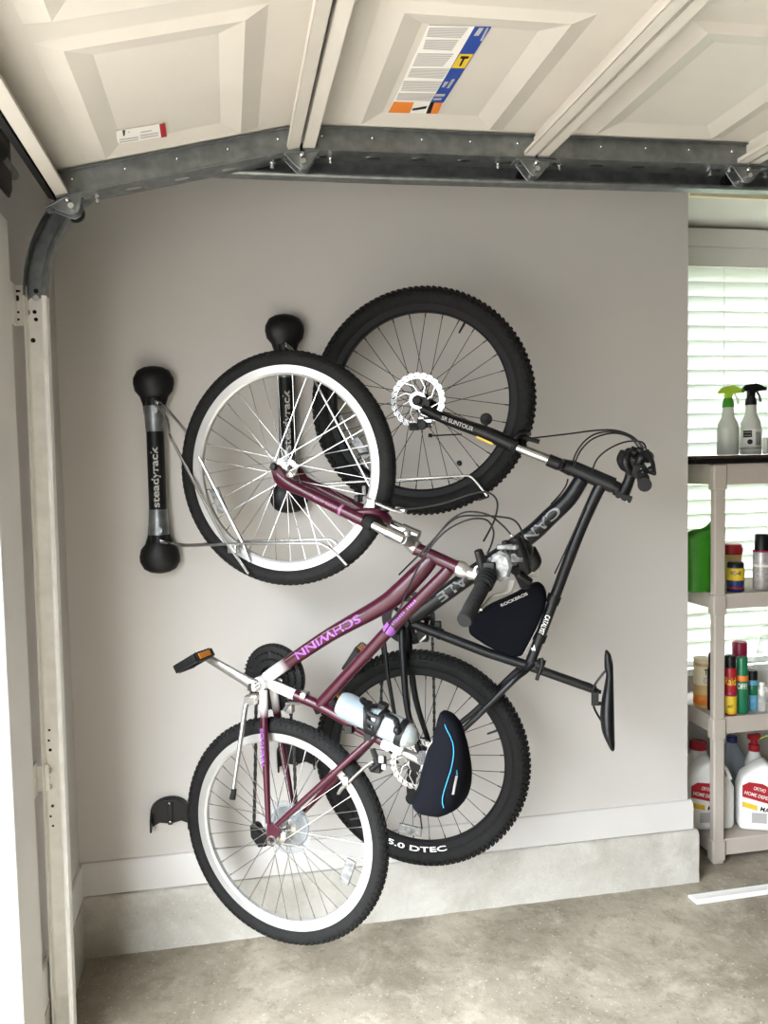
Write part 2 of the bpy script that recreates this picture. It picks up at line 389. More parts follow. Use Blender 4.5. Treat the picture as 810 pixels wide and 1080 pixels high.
for k, s_ in enumerate(secs):
    L = s_[3]; mb = MB()
    # embossed skin: grid with raised panels (rim wide, bevel, field)
    ya = YF_IN; pans = []
    y = -.65
    while y-.55 > YEND: pans.append((y-.55, y)); y -= .61
    def skin(a0, a1, yy0, yy1, h): return [secpt(s_, a0, yy0, h), secpt(s_, a1, yy0, h), secpt(s_, a1, yy1, h), secpt(s_, a0, yy1, h)]
    def quad(p): b = len(mb.v); mb.v += p; mb.f.append((b, b+1, b+2, b+3))
    pa0, pa1, bv = L*.155, L*.845, .068; by = .058; hh = TH
    quad(skin(0, pa0, YEND, YF_IN, hh)); quad(skin(pa1, L, YEND, YF_IN, hh))
    yy = YF_IN
    for (p0, p1) in pans:
        quad(skin(pa0, pa1, p1, yy, hh)); yy = p0
        o4 = skin(pa0, pa1, p0, p1, hh); g = skin(pa0+.046, pa1-.046, p0+.018, p1-.018, hh-.013); f4 = skin(pa0+.092, pa1-.092, p0+.072, p1-.072, hh-.001)
        for A4, B4 in ((o4, g), (g, f4)):
            for i in range(4): j = (i+1) % 4; quad([A4[i], A4[j], B4[j], B4[i]])
        quad(f4)
    quad(skin(pa0, pa1, YEND, yy, hh))
    pn = mb.build('door_section', M['door'], gd, angle=8)
    # rails along each long edge: flanges folded down 55 mm with a lip
    for a, sgn in ((0, 1), (L, -1)):
        m2 = MB()
        wlip = .030
        def bx2(a0, a1, h0, h1):
            m2.prism([secpt(s_, a0, YF_IN, h0), secpt(s_, a1, YF_IN, h0), secpt(s_, a1, YF_IN, h1), secpt(s_, a0, YF_IN, h1)], (0, YEND-YF_IN, 0))
        bx2(a, a+sgn*wlip, 0, .003); bx2(a, a+sgn*.002, 0, TH); bx2(a+sgn*wlip, a+sgn*(wlip-.0015), 0, .012)
        m2.build('section_rail', M['door'], pn)
    # galvanised end stile: web + slotted lip
    m3 = MB(); e = .003
    m3.prism([secpt(s_, 0, YF_IN, 0), secpt(s_, L, YF_IN, 0), secpt(s_, L, YF_IN, TH-.001), secpt(s_, 0, YF_IN, TH-.001)], (0, .0025, 0))
    m3.prism([secpt(s_, 0, YF_IN-.012, TH-.006), secpt(s_, L, YF_IN-.012, TH-.006), secpt(s_, L, YF_IN, TH-.006), secpt(s_, 0, YF_IN, TH-.006)], s_[2]*.002)
    m3.prism([secpt(s_, 0, YF_IN-.004, -.002), secpt(s_, L, YF_IN-.004, -.002), secpt(s_, L, YF_OUT, -.002), secpt(s_, 0, YF_OUT, -.002)], s_[2]*-.003)
    stl = m3.build('end_stile', M['galv'], pn)
    m4 = MB()
    for q in range(5):
        aa = L*(.1+.2*q)
        m4.prism([secpt(s_, aa+.020*math.cos(t), -.582+.009*math.sin(t), -.0052) for t in [i*math.pi/6 for i in range(12)]], s_[2]*-.0006)
    m4.build('dimple', M['steel'], stl)
    # rivets on the web
    m5 = MB()
    for q in range(5): m5.ball(secpt(s_, L*(.08+.21*q), YF_IN-.003, .03), .004)
    m5.build('rivet', M['steel'], stl)
    for q in (.12, .85):
        b_ = MB(); c_ = secpt(s_, L*q, -.585, -.012)
        b_.lathe([(.009, 0), (.009, .008)], c_, (V((1, 0, 0)), V((0, 1, 0)), V((0, 0, 1))), 6).lathe([(.005, -.012), (.005, .014)], c_, seg=8)
        b_.build('bolt', M['steel'], stl)
# bottom rail at the free left edge: white bar and black weather seal
s0 = secs[0]; Lb = s0[3]
MB().prism([secpt(s0, Lb+.005, YF_IN+.04, .0), secpt(s0, Lb+.022, YF_IN+.04, .012), secpt(s0, Lb+.022, YF_IN+.04, .05), secpt(s0, Lb+.005, YF_IN+.04, .052)], (0, YEND-YF_IN, 0)).build('weather_seal', M['rubber'], gd)
# hinges with rollers
YT = -.525                                    # roller plane
def hinge(p, ang, big=True):
    R_ = Matrix.Rotation(ang, 3, 'Y'); X_ = R_ @ V((1, 0, 0)); Z_ = R_ @ V((0, 0, 1)); Y_ = V((0, 1, 0))
    h = MB()
    h.box(p+Y_*-.03+Z_*-.004, .11, .05, .004, (X_, Y_, Z_))
    for dy in (-.05, -.012):
        h.prism([p+X_*x+Z_*z_+Y_*dy for x, z_ in ((-.045, -.004), (.045, -.004), (.018, -.038), (.008, -.046), (-.008, -.046), (-.018, -.038))], (0, .003, 0))
    o = h.build('hinge', M['galv'], gd, bevel=.001)
    h = MB()
    for x in (-.04, .04): h.lathe([(.008, -.014), (.008, -.006)], p+X_*x+Y_*-.03, (X_, Y_, Z_), 6)
    h.lathe([(.007, -.064), (.007, 0)], p+Z_*-.03+V((0, 0, 0)), (X_, Z_, Y_), 10).ball(p+Z_*-.012+Y_*-.055, .007)
    h.build('bolt', M['steel'], o)
    h = MB(); h.lathe([(.0045, -.06), (.0045, .03)], p+Z_*-.03, (X_, Z_, Y_), 8)
    h.build('stem', M['steel'], o)
    h = MB(); c_ = V((p.x, YT, p.z))+Z_*-.016
    h.lathe([(.010, -.012), (.021, -.011), (.023, -.006), (.023, .006), (.021, .011), (.010, .012)], c_, (X_, Z_, Y_), 24)
    h.build('roller', M['black'], o)
for k in range(4): hinge(V((X1+k*PITCHX, YF_OUT-.02, ZF-.004+SL*k*PITCHX)), (math.radians(-6) if k == 0 else 0))
pb = secpt(secs[0], Lb-.02, YF_OUT-.02, -.002); hinge(pb, math.radians(-30))
# stickers
s2 = secs[1]
lab = MB(); hz = TH-.0025
def dpt(s_, px, py, h=hz):
    o0, u, nrm, L = s_; d = ray(px, py); q = o0+nrm*h; return CAM+d*((q-CAM).dot(nrm)/d.dot(nrm))
def label_quad(s_, corners, m, name, parent, h=hz):
    P_ = [dpt(s_, x, y, h) for x, y in corners]; return MB().prism(P_, s_[2]*-.0006).build(name, m, parent)
def off(p): return (400+p[0]/5.786, 10+p[1]/5.786)
lb = label_quad(s2, [off(p) for p in ((300, 97), (685, 105), (355, 635), (55, 628))], M['paper'], 'warning_label', gd)
label_quad(s2, [off(p) for p in ((583, 104), (685, 105), (392, 568), (312, 568))], M['navyblue'], 'blue_band', lb, hz-.0008)
label_quad(s2, [off(p) for p in ((492, 272), (575, 272), (520, 358), (440, 355))], M['yellow'], 'logo_patch', lb, hz-.0014)
label_quad(s2, [off(p) for p in ((90, 562), (212, 566), (185, 631), (55, 628))], M['orange'], 'orange_patch', lb, hz-.0008)
label_quad(s2, [off(p) for p in ((322, 568), (388, 568), (355, 635), (298, 634))], M['orange'], 'orange_patch', lb, hz-.0016)
label_quad(s2, [off(p) for p in ((312, 568), (335, 568), (312, 634), (285, 633))], M['black'], 'black_patch', lb, hz-.0018)
g = MB()
for (a, b_, c_, d_) in (((305, 110), (545, 112), (495, 178), (285, 170)), ((282, 184), (485, 186), (440, 255), (265, 245)), ((235, 268), (455, 270), (385, 350), (200, 350)),
     ((195, 360), (430, 362), (385, 425), (170, 415)), ((150, 436), (385, 440), (345, 505), (130, 500)), ((118, 510), (345, 512), (315, 562), (100, 555))):
    rows_ = 7
    for i in range(rows_):
        t0, t1 = i/rows_, (i+.55)/rows_
        q = lambda t, s0_: [d_[0]*t+a[0]*(1-t), d_[1]*t+a[1]*(1-t)] if s0_ == 0 else [c_[0]*t+b_[0]*(1-t), c_[1]*t+b_[1]*(1-t)]
        P_ = [dpt(s2, *off(x), hz-.0009) for x in (q(t0, 0), q(t0, 1), q(t1, 1), q(t1, 0))]
        g.prism(P_, V((0, 0, -.0003)))
g.build('small_print', M['grey_p'], lb)
g = MB()
for r_ in (((500, 285), (548, 285), (542, 300), (492, 300)), ((508, 300), (522, 300), (498, 345), (486, 345)), ((205, 605), (290, 590), (285, 605), (200, 618))): g.prism([dpt(s2, *off(x), hz-.0022) for x in r_], V((0, 0, -.0003)))
g.build('mark', M['black'], lb)
g = MB()
for r_ in (((610, 112), (640, 112), (605, 160), (575, 160)), ((655, 112), (668, 112), (628, 190), (615, 190)), ((445, 425), (462, 425), (425, 480), (410, 480)), ((400, 440), (425, 440), (395, 475), (380, 475)), ((345, 515), (405, 515), (395, 530), (336, 530)), ((335, 540), (385, 540), (375, 552), (328, 552))): g.prism([dpt(s2, *off(x), hz-.0012) for x in r_], V((0, 0, -.0003)))
g.build('mark', M['grey_p'], lb)
sl = label_quad(s0, [(122.5, 138), (171, 130), (176, 144), (123.5, 152)], M['paper'], 'warning_label', gd)
label_quad(s0, [(168, 131), (174, 130), (176, 144), (170, 145)], M['red'], 'red_patch', sl, hz-.0009)
label_quad(s0, [(129, 137.5), (132, 137), (131.5, 143), (130, 143.3)], M['black'], 'mark', sl, hz-.0009)
g = MB()
for (x0, y0, x1, y1) in ((126, 147, 146, 144), (126, 149.5, 146, 146.5), (148, 142.5, 167, 139.5), (148, 145, 167, 142), (148, 139, 160, 137), (135, 139, 137, 138.6)):
    g.prism([dpt(s0, *x, hz-.0009) for x in ((x0, y0), (x1, y1), (x1, y1+1.1), (x0, y0+1.1))], V((0, 0, -.0003)))
g.build('small_print', M['grey_p'], sl)

# ------------------------------------------------------------------ door track (curved) with brackets
trk = thing('garage_door_track', 'galvanised curved garage door track running up the left corner and overhead', 'door track', (-.46, YT, 0))
XT, ZT = -.455, ZF-.020                       # centre line: vertical part X, horizontal part Z
RB = .34
path = [(XT, 0.01), (XT, ZT-RB)]
cl = [(V((XT-.012*(1-z_/(ZT-RB)), 0, z_)), V((0, 0, 1)), V((-1, 0, 0))) for z_ in (0.01, .6, 1.2, 1.7, ZT-RB)]
for i in range(1, 19):
    t = math.pi/2*i/18; cl.append((V((XT+RB-RB*math.cos(t), 0, ZT-RB+RB*math.sin(t))), None, V((-math.cos(t), 0, math.sin(t)))))
for x in (.4, 1.0, 2.0, 3.2): cl.append((V((x, 0, ZT+SL*(x-X1))), None, V((0, 0, 1))))
# C section in (outward normal o, Y): open towards the door (-Y), lips rolled
prof = [(.022, -.024), (.027, -.022), (.027, .014), (.024, .017), (-.024, .017), (-.027, .014), (-.027, -.022), (-.022, -.026), (-.016, -.024), (-.016, -.022), (-.0215, -.0225), (-.0245, -.019), (-.0245, .012), (-.022, .0145), (.022, .0145), (.0245, .012), (.0245, -.02), (.022, -.0215)]
def rail(cl, m):
    mb = MB(); n = len(prof)
    for c_, _, o_ in cl:
        for a, y in prof: mb.v.append(V((c_.x, YT+y, c_.z))+o_*a)
    for i in range(len(cl)-1):
        for k in range(n): k2 = (k+1) % n; mb.f.append((i*n+k, i*n+k2, (i+1)*n+k2, (i+1)*n+k))
    mb.f.append(tuple(range(n))); mb.f.append(tuple((len(cl)-1)*n+k for k in range(n)))
    return mb.build('rail', m, trk)
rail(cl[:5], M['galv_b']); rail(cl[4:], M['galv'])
# holes and bolt heads on the vertical face (toward camera the web is seen from inside)
hl = MB(); bl_ = MB()
def disc(mb_, px, py, r, y=YT+.0142, h=.0006):
    p = atY(px, py, y); mb_.lathe([(r, 0), (r, h)], p, (V((1, 0, 0)), V((0, 0, 1)), V((0, -1, 0))), 14)
for px, py, r in ((38, 307, .006), (36.5, 329, .005), (38, 337, .005), (35, 359, .006), (52, 770, .003), (53, 791, .004), (51, 820, .004), (55.5, 850, .004), (56, 871, .003), (51.5, 781, .003), (53.5, 861, .003)): disc(hl, px, py, r)
hl.build('hole', M['hole'], trk)
for px, py, r in ((28.5, 314, .0075), (38, 314.5, .0075), (29, 329.5, .007), (52, 812.5, .007), (52.5, 829.5, .007)): disc(bl_, px, py, r, h=.003)
bl_.build('bolt', M['steel'], trk)
# hanger plates that join track to jamb
def plate(z0, z1, name='bracket'):
    p = MB().bx(XL+.019, XT-.02, YT-.008, YT-.004, z0, z1).bx(XL+.019, XL+.023, YT-.10, YT-.004, z0, z1).build(name, M['galv_b'], trk, bevel=.001)
    return p
za, zb_ = atY(12, 343, YT-.006).z, atY(12, 300, YT-.006).z
mb = MB().bx(XL-.06, XT-.022, YT-.0, YT+.004, za, zb_).bx(XL+.001, XL+.008, YT-.10, YT+.0, za, zb_)
br = mb.build('bracket', M['galv_b'], trk, bevel=.001)
hh_ = MB()
for px, py, a, b_ in ((17.5, 307, 4, 1.2), (18.5, 314.5, 1.6, 3.2), (19.3, 329.3, 1.3, 1.2), (18, 337, 3, 1.2)):
    p = atY(px, py, YT-.001); hh_.lathe([(.0024, 0), (.0024, .0008)], p, (V((a, 0, 0)), V((0, 0, b_)), V((0, -1, 0))), 12)
hh_.build('slot', M['hole'], br)
za, zb_ = atY(30, 836, YT).z, atY(30, 808, YT).z
br = MB().bx(XL+.0, XT-.022, YT, YT+.004, za, zb_).bx(XL+.0, XL+.004, YT-.07, YT, za-.006, zb_+.01).build('bracket', M['galv_b'], trk, bevel=.001)
p = atY(34, 822, YT-.001); MB().lathe([(.0022, 0), (.0022, .0008)], p, (V((5, 0, 0)), V((0, 0, 1.2)), V((0, -1, 0))), 12).build('slot', M['hole'], br)
br = MB().bx(XL+.0, XT-.022, YT, YT+.004, .02, .075).build('bracket', M['galv_b'], trk, bevel=.001)
# angle iron running above the track, behind the door lip
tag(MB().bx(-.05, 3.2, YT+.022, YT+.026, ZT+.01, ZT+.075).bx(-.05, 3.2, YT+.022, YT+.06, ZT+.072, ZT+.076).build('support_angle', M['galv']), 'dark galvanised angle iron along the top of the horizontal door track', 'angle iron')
# bearing plate and torsion tube at the header
bp = thing('spring_bearing_plate', 'dark metal bearing plate and shaft on the header at the upper left edge', 'bracket', (XL+.02, -.70, 2.3))
c0 = atX(5, 172, XL+.03)
MB().prism([c0+V((0, y, z_)) for y, z_ in ((-.09, .10), (.02, .10), (.035, .06), (.035, -.05), (.01, -.075), (-.09, -.075))], (.006, 0, 0)).build('plate', M['black'], bp, bevel=.002)
MB().tube([c0+V((.0, -.8, .0)), c0+V((.0, .08, .0))], .0125, 12).build('shaft', M['galv'], bp)
MB().tube([c0+V((.0, -.35, .0)), c0+V((.0, -.08, .0))], .028, 14).build('drum', M['black'], bp)

# ------------------------------------------------------------------ wheels
def wheel(parent, c, yaw, R, rt, rim_in, rim_m, spoke_m, ns, knobs, spin=0, flange=.03, rotor=None, hub_m=None, valve=.1):
    a = math.radians(yaw); e1 = V((math.cos(a), -math.sin(a), 0)); e2 = V((0, 0, 1)); n_ = e1.cross(e2)
    W = bpy.data.objects.new('wheel', None); C.objects.link(W); W.parent = parent
    W.matrix_local = Matrix.Translation(V(c)-parent.location) @ Matrix((e1, e2, n_)).transposed().to_4x4()
    rc = R-rt
    prof = []
    for i in range(16):
        t = math.radians(-215+250*i/15); prof.append((rc+rt*math.cos(t+math.radians(90)-math.radians(90)), rt*math.sin(t)))
    prof = [(rc+rt*math.cos(t), rt*math.sin(t)) for t in [math.radians(-140+280*i/17) for i in range(18)]]
    prof += [(rc-rt*.9, rt*.45), (rc-rt*.9, -rt*.45)]
    ty = MB().ring(prof, 120)
    nk, kh, kr = knobs                       # count, height, rows
    for k in range(nk):
        for row in range(-kr, kr+1):
            t = 2*math.pi*(k+(.5 if abs(row) == 1 else 0))/nk
            ph = math.radians(row*(62/max(kr, 1))) ; rr = rc+(rt+kh*.3)*math.cos(ph); zz_ = (rt+kh*.3)*math.sin(ph)
            rad = V((math.cos(t), math.sin(t), 0)); tan = V((-math.sin(t), math.cos(t), 0)); ax_ = V((0, 0, 1))
            o_ = rad*math.cos(ph)+ax_*math.sin(ph); q_ = tan.cross(o_)
            ty.box(rad*rr+ax_*zz_, 2*math.pi*R/nk*.50, rt*.62/max(kr, 1)*1.1, kh*(1.6 if abs(row) != 1 else 1.0), (tan, q_, o_))
    ty.build('tyre', M['rubber'], W, local=True)
    # rim: box section with a shallow well
    ro = rc-rt*.80; wv = rt*.55
    MB().ring([(ro, -wv), (ro, -wv*.8), (ro-.006, -wv*.7), (ro-.006, wv*.7), (ro, wv*.8), (ro, wv), (rim_in+.006, wv*.92), (rim_in, wv*.55), (rim_in, -wv*.55), (rim_in+.006, -wv*.92)], 120).build('rim', rim_m, W, local=True, angle=30)
    # hub
    hm = hub_m or M['alloy']
    MB().lathe([(.008, -.05), (.012, -.047), (.013, -flange-.006), (.026, -flange-.002), (.026, -flange+.002), (.012, -flange+.006), (.011, 0), (.012, flange-.006), (.026, flange-.002), (.026, flange+.002), (.013, flange+.006), (.012, .047), (.008, .05)], seg=24).build('hub', hm, W, local=True)
    # spokes: four base meshes, copied and turned
    base = []
    for s_ in (-1, 1):
        for d_ in (-1, 1):
            aoff = d_*math.radians(62)
            p0 = V((.023*math.cos(aoff), .023*math.sin(aoff), s_*flange)); p1 = V((rim_in+.001, 0, s_*.002))
            mb_ = MB().tube([p0, p1], .0011 if spoke_m is not M['chrome'] else .00115, 6)
            q_ = (p1-p0).normalized(); mb_.tube([p1-q_*.014, p1], .0019, 6)
            base.append(mb_)
    objs = []
    for k in range(ns):
        b_ = k % 4
        if k < 4: o = base[b_].build('spoke', spoke_m, W, local=True); objs.append(o)
        else: o = objs[b_].copy(); C.objects.link(o); o.parent = W
        o.rotation_euler = (0, 0, spin+2*math.pi*k/ns)
    t = spin+.1 if valve == .1 else valve
    MB().tube([V((rim_in*math.cos(t), rim_in*math.sin(t), 0)), V(((rim_in-.035)*math.cos(t), (rim_in-.035)*math.sin(t), 0))], [.004, .003], 8).build('valve', M['black'], W, local=True)
    if rotor:
        z_, hid = rotor; rb = MB()
        rb.ring([(.080, z_-.001), (.080, z_+.001), (.066, z_+.001), (.066, z_-.001)], 48)
        for k in range(24):     # wavy outer teeth and slots left between them
            t = 2*math.pi*k/24; rad = V((math.cos(t), math.sin(t), 0)); tan = V((-math.sin(t), math.cos(t), 0))
            rb.box(rad*.080+V((0, 0, z_)), .012, .006, .002, (tan, rad, V((0, 0, 1))))
        for k in range(8):
            t = 2*math.pi*k/8
            rb.tube([V((.024*math.cos(t), .024*math.sin(t), z_)), V((.045*math.cos(t+.25), .045*math.sin(t+.25), z_)), V((.067*math.cos(t+.65), .067*math.sin(t+.65), z_))], .0022, 6)
        rb.ring([(.026, z_-.002), (.026, z_+.002), (.016, z_+.002), (.016, z_-.002)], 32)
        rt_o = rb.build('brake_rotor', M['steel'], W, local=True)
        sl_ = MB()
        for k in range(24):
            t = 2*math.pi*(k+.5)/24; rad = V((math.cos(t), math.sin(t), 0)); tan = V((-math.sin(t), math.cos(t), 0)); d_ = (rad+tan*.8).normalized(); q_ = V((0, 0, 1)).cross(d_)
            sl_.box(rad*.073+V((0, 0, z_+.0012)), .011, .003, .0004, (d_, q_, V((0, 0, 1))))
        sl_.build('slot', M['hole'], W, local=True)
    return W
def tubeobj(name, pts, r, m, parent, seg=12, **k): return MB().tube(pts, r, seg, **k).build(name, m, parent)

# ------------------------------------------------------------------ black mountain bike
cfh, crh = V((.590, -.241, 1.755)), V((.572, -.212, .627))
K = Plane(crh, cfh, 24.6)
bb = thing('bicycle', 'black mountain bike with black rims and knobbly tyres hung behind the maroon bike', 'bicycle', crh)
wf = wheel(bb, cfh, 24, .345, .0275, .270, M['rim_b'], M['black'], 32, (118, .0052, 2), spin=.12, flange=.028, rotor=(.052, 0), hub_m=M['black'], valve=math.radians(59))
wr = wheel(bb, crh, 25.2, .345, .0275, .270, M['rim_b'], M['black'], 32, (118, .0052, 2), spin=.3, flange=.028, rotor=(.052, 0), hub_m=M['black'])
def reflector(W, r, ang, m=None):
    rad = V((math.cos(ang), math.sin(ang), 0)); tan = V((-math.sin(ang), math.cos(ang), 0))
    MB().box(rad*r+V((0, 0, .012)), .075, .030, .010, (tan, rad, V((0, 0, 1)))).build('wheel_reflector', M['clear_r'], W, local=True, bevel=.003)
reflector(wf, .235, math.radians(216)); reflector(wr, .235, math.radians(262))
# white lettering along the rear tyre / rim
def arc_text(W, s, R_, a_mid, h, m, w_, z_):
    t = text(s, (0, 0, 0), (1, 0, 0), (0, 1, 0), h, m, None, 'rim_lettering', width=w_)
    for v in t.data.vertices:
        x, y = v.co.x-w_/2, v.co.y; a_ = a_mid+x/R_; r_ = R_-y
        v.co = V((r_*math.cos(a_), r_*math.sin(a_), z_))
    t.parent = W; return t
arc_text(wr, '5.0 DTEC', .296, math.radians(268), .017, M['white_dec'], .20, .0245)
arc_text(wf, 'DTEC', .292, math.radians(240), .012, M['grey_dec'], .12, .0245)
# down tube with curve
dt = spline([K(613, 506), K(600, 526), K(580, 545), K(556, 566.7), K(499, 605), K(442, 646), K(428, 655)], 5)
fr = tubeobj('frame', dt, [.022, .024, .026, .027, .026, .025, .022], M['gloss_b'], bb, 16)
mb = MB(); mb.tube([K(602, 493), K(647, 512)], .0235, 18)          # head tube
mb.tube(spline([K(634, 512), K(629, 521), K(612, 559), K(589, 619), K(571, 668), K(559, 699)], 5), [.019, .018, .017, .0165, .016, .016], 14)
mb.tube([K(428, 655), K(468, 670.4), K(514.4, 688.5), K(560, 703)], .0155, 14)
mb.build('main_triangle', M['gloss_b'], bb)
for s_ in (1, -1):
    pts = [K(562, 698, .004), K(553, 708, .02), K(541, 718, .05), K(490, 768, .062), K(450, 796, .066)]
    if s_ < 0: pts = K.m(pts)
    tubeobj('seat_stay', spline(pts, 5), [.012, .011, .010, .009, .008], M['gloss_b'], bb, 12)
    pts = [K(424, 660, .03), K(425, 690, .045), K(430, 750, .062), K(444, 798, .066)]
    if s_ < 0: pts = K.m(pts)
    tubeobj('chain_stay', spline(pts, 5), [.013, .012, .010, .008], M['gloss_b'], bb, 12)
    q = K.uvw(crh); c_ = crh+K.n*(.066*s_)
    MB().prism([c_+K.e1*x+K.e2*y for x, y in ((-.018, .04), (.012, .045), (.018, .0), (.01, -.018), (-.012, -.018), (-.02, .0))], K.n*(.006*s_)).build('dropout', M['gloss_b'], bb, bevel=.001)
MB().lathe([(.020, -.036), (.022, -.03), (.022, .03), (.020, .036)], K(427, 655), (K.e1, K.e2, K.n), 20).build('bottom_bracket', M['black'], bb)
# straps / clamps on tubes
mb = MB()
for p0, p1, r_ in ((K(585.5, 628), K(582, 636), .0205), (K(571, 668), K(568, 676), .0200), (K(463, 668), K(466, 669.5), .0185)): mb.tube([p0, p1], r_, 14)
mb.build('strap', M['black'], bb)
# seat post, clamp, saddle
sp = tubeobj('seat_post', [K(556, 702), K(621, 725), K(628, 728)], [.0136, .0136, .012], M['black'], bb, 14)
mb = MB(); mb.tube([K(566, 700), K(574, 703)], .0195, 16); mb.tube([K(571.5, 694, .015), K(571.5, 702, .022), K(566, 717, .02)], [.006, .005, .006], 8); mb.build('seat_clamp', M['black'], bb)
mb = MB()
for s_ in (.018, -.018):
    mb.tube(spline([K(638, 708, s_), K(628, 721, s_), K(626, 732, s_), K(626.5, 746, s_), K(634, 760, s_)], 5), .0035, 8)
mb.box(K(627.5, 735, 0), .022, .040, .045, (K.e1, K.e2, K.n)).tube([K(624, 742, 0), K(634, 742, 0)], .006, 8).tube([K(624, 728, 0), K(634, 730, 0)], .006, 8)
mb.build('saddle_rail', M['black'], bb)
def saddle(pl, L_, R_, hw, n_seg=20, flatten=1.0):
    """loft between left and right outline points (pixels on the bike plane) with half widths"""
    mb = MB(); rings = []
    LP = spline([pl(*p) for p in L_], 4); RP = spline([pl(*p) for p in R_], 4); H = lerp(hw, len(LP))
    m_ = len(LP)
    for i in range(m_):
        c_ = (LP[i]+RP[i])/2; a_ = (RP[i]-LP[i])/2
        rings.append((c_, a_, H[i]))
        for k in range(n_seg):
            t = 2*math.pi*k/n_seg; ct, st_ = math.cos(t), math.sin(t)
            ct = math.copysign(abs(ct)**.8, ct); st_ = math.copysign(abs(st_)**.8, st_)
            mb.v.append(c_+a_*ct+pl.n*(H[i]*st_))
    for i in range(m_-1):
        for k in range(n_seg): k2 = (k+1) % n_seg; mb.f.append((i*n_seg+k, i*n_seg+k2, (i+1)*n_seg+k2, (i+1)*n_seg+k))
    mb.f.append(tuple(range(n_seg))); mb.f.append(tuple((m_-1)*n_seg+k for k in range(n_seg)))
    return mb, rings
mb, _ = saddle(K, [(638, 687), (637.3, 694), (637.5, 706), (639, 712), (636.5, 728), (634, 741), (633, 757), (635, 770), (642, 784), (645.5, 787.5)],
               [(640, 685.5), (644, 690), (646.5, 700), (647, 712), (647.4, 728), (647.7, 741), (648, 757), (648.2, 770), (648.4, 784), (647.5, 787.5)],
               [.008, .018, .021, .024, .03, .042, .058, .068, .062, .03])
mb.build('saddle', M['black'], bb, angle=60)
# fork
CR = K(590, 491)
for s_ in (1, -1):
    f = (lambda L: L) if s_ > 0 else K.m
    fo = tubeobj('fork_leg', f(spline([K(445.5, 431, .062), K(470, 442, .064), K(512, 457, .064), K(543, 471, .064)], 4)), [.0150, .0160, .0190, .0205], M['black'], bb, 16)
    MB().tube(f([K(541, 470.5, .064), K(582, 486.5, .064)]), .0125, 14).build('stanchion', M['chrome'], bb)
    MB().tube(f([K(540, 470, .064), K(545, 472, .064)]), .0205, 14).build('seal', M['rubber'], bb)
    c_ = K(444, 424, .062)
    MB().prism(f([c_+K.e1*x+K.e2*y for x, y in ((-.016, .008), (-.006, .020), (.012, .014), (.030, .0), (.024, -.020), (.004, -.016), (-.012, -.010))]), K.n*(.008*s_)).build('dropout', M['black'], bb, bevel=.002)
mb = MB(); mb.tube([K(578, 485, .066), K(590, 490, .066)], .0185, 16).tube([K(578, 485, -.066), K(590, 490, -.066)], .0185, 16).tube([K(587, 489, .06), K(592, 490, 0), K(587, 489, -.06)], .018, 14)
mb.tube([K(590, 489.5), K(603, 494)], [.018, .024], 16); mb.build('fork_crown', M['black'], bb)
mb = MB(); mb.tube(spline([K(539, 469, .06), K(548, 458, .05), K(556, 457, 0), K(551, 458, -.05), K(542, 469, -.06)], 5), .010, 10); mb.tube([K(548, 460, .03), K(569, 466, .03)], .007, 8); mb.build('fork_arch', M['black'], bb)
MB().box(K(511, 464.5, .082), .052, .006, .001, ((K(520, 468.5)-K(503, 461)).normalized(), K.n.cross((K(520, 468.5)-K(503, 461)).normalized()), K.n)).build('fork_sticker', M['yellow'], bb)
# front caliper, quick release, disc centre
mb = MB(); mb.box(K(448, 446, .06), .042, .030, .030, (K.e1, K.e2, K.n)).box(K(437, 450, .06), .028, .022, .026, (K.e1, K.e2, K.n)).tube([K(433, 449, .065), K(447, 448, .075)], .008, 10).lathe([(.015, 0), (.015, .02)], K(446, 448, .065), (K.e1, K.e2, K.n), 18)
mb.build('brake_caliper', M['black'], bb, bevel=.003)
mb = MB(); mb.box(K(450, 444, .078), .030, .008, .004, (K.e1, K.e2, K.n)).box(K(444, 441, .08), .016, .006, .004, (K.e1, K.e2, K.n)).ball(K(456, 448, .078), .005); mb.build('caliper_bolt', M['alloy'], bb)
mb = MB(); mb.lathe([(.013, 0), (.015, .004), (.015, .012), (.010, .016)], K(440.5, 422.5, .068), (K.e1, K.e2, K.n), 18).build('axle_nut', M['black'], bb)
mb = MB(); mb.lathe([(.008, -.005), (.019, 0), (.019, .010), (.008, .014)], K(513, 442, -.06), (K.e1, K.e2, K.n), 16).tube([K(512, 448, -.062), K(515, 458, -.062)], .006, 8); mb.build('fork_lockout', M['black'], bb)
MB().ball(K(484.5, 488.5, .02), .0085).build('spoke_clip', M['black'], bb)
MB().tube([K(452, 459, .07), K(456, 459.5, .07)], .006, 8).tube([K(455, 459.5, .07), K(487, 458, .07)], .0022, 8).build('brake_hose', M['black'], bb)
# head parts and stem, bar
mb = MB(); mb.tube([K(640, 509), K(653, 516)], .019, 18).tube([K(648, 516), K(660, 521)], .0165, 16)
mb.tube(spline([K(657, 521), K(663, 508), K(669, 489)], 4), [(.020), .016, .018], 14).tube([K(669, 489, -.028), K(669, 489, .028)], .021, 16)
mb.box(K(658, 524), .045, .020, .034, ((K(665, 527)-K(650, 521)).normalized(), K.n.cross((K(665, 527)-K(650, 521)).normalized()), K.n))
mb.build('stem', M['black'], bb, angle=50, bevel=.002)
mb = MB()
for p in (K(654, 526.5, .018), K(661, 529, .018)): mb.ball(p, .0035)
mb.build('bolt', M['alloy'], bb)
barpts = [K(669, 489, 0), K(669, 489, .05), K(673, 493, .12), K(677, 501, .20), K(680, 511, .335)]
bar = spline(barpts, 6)
mb = MB(); mb.tube(K.m(bar)[::-1]+bar[1:], .013, 14); mb.build('handlebar', M['black'], bb)
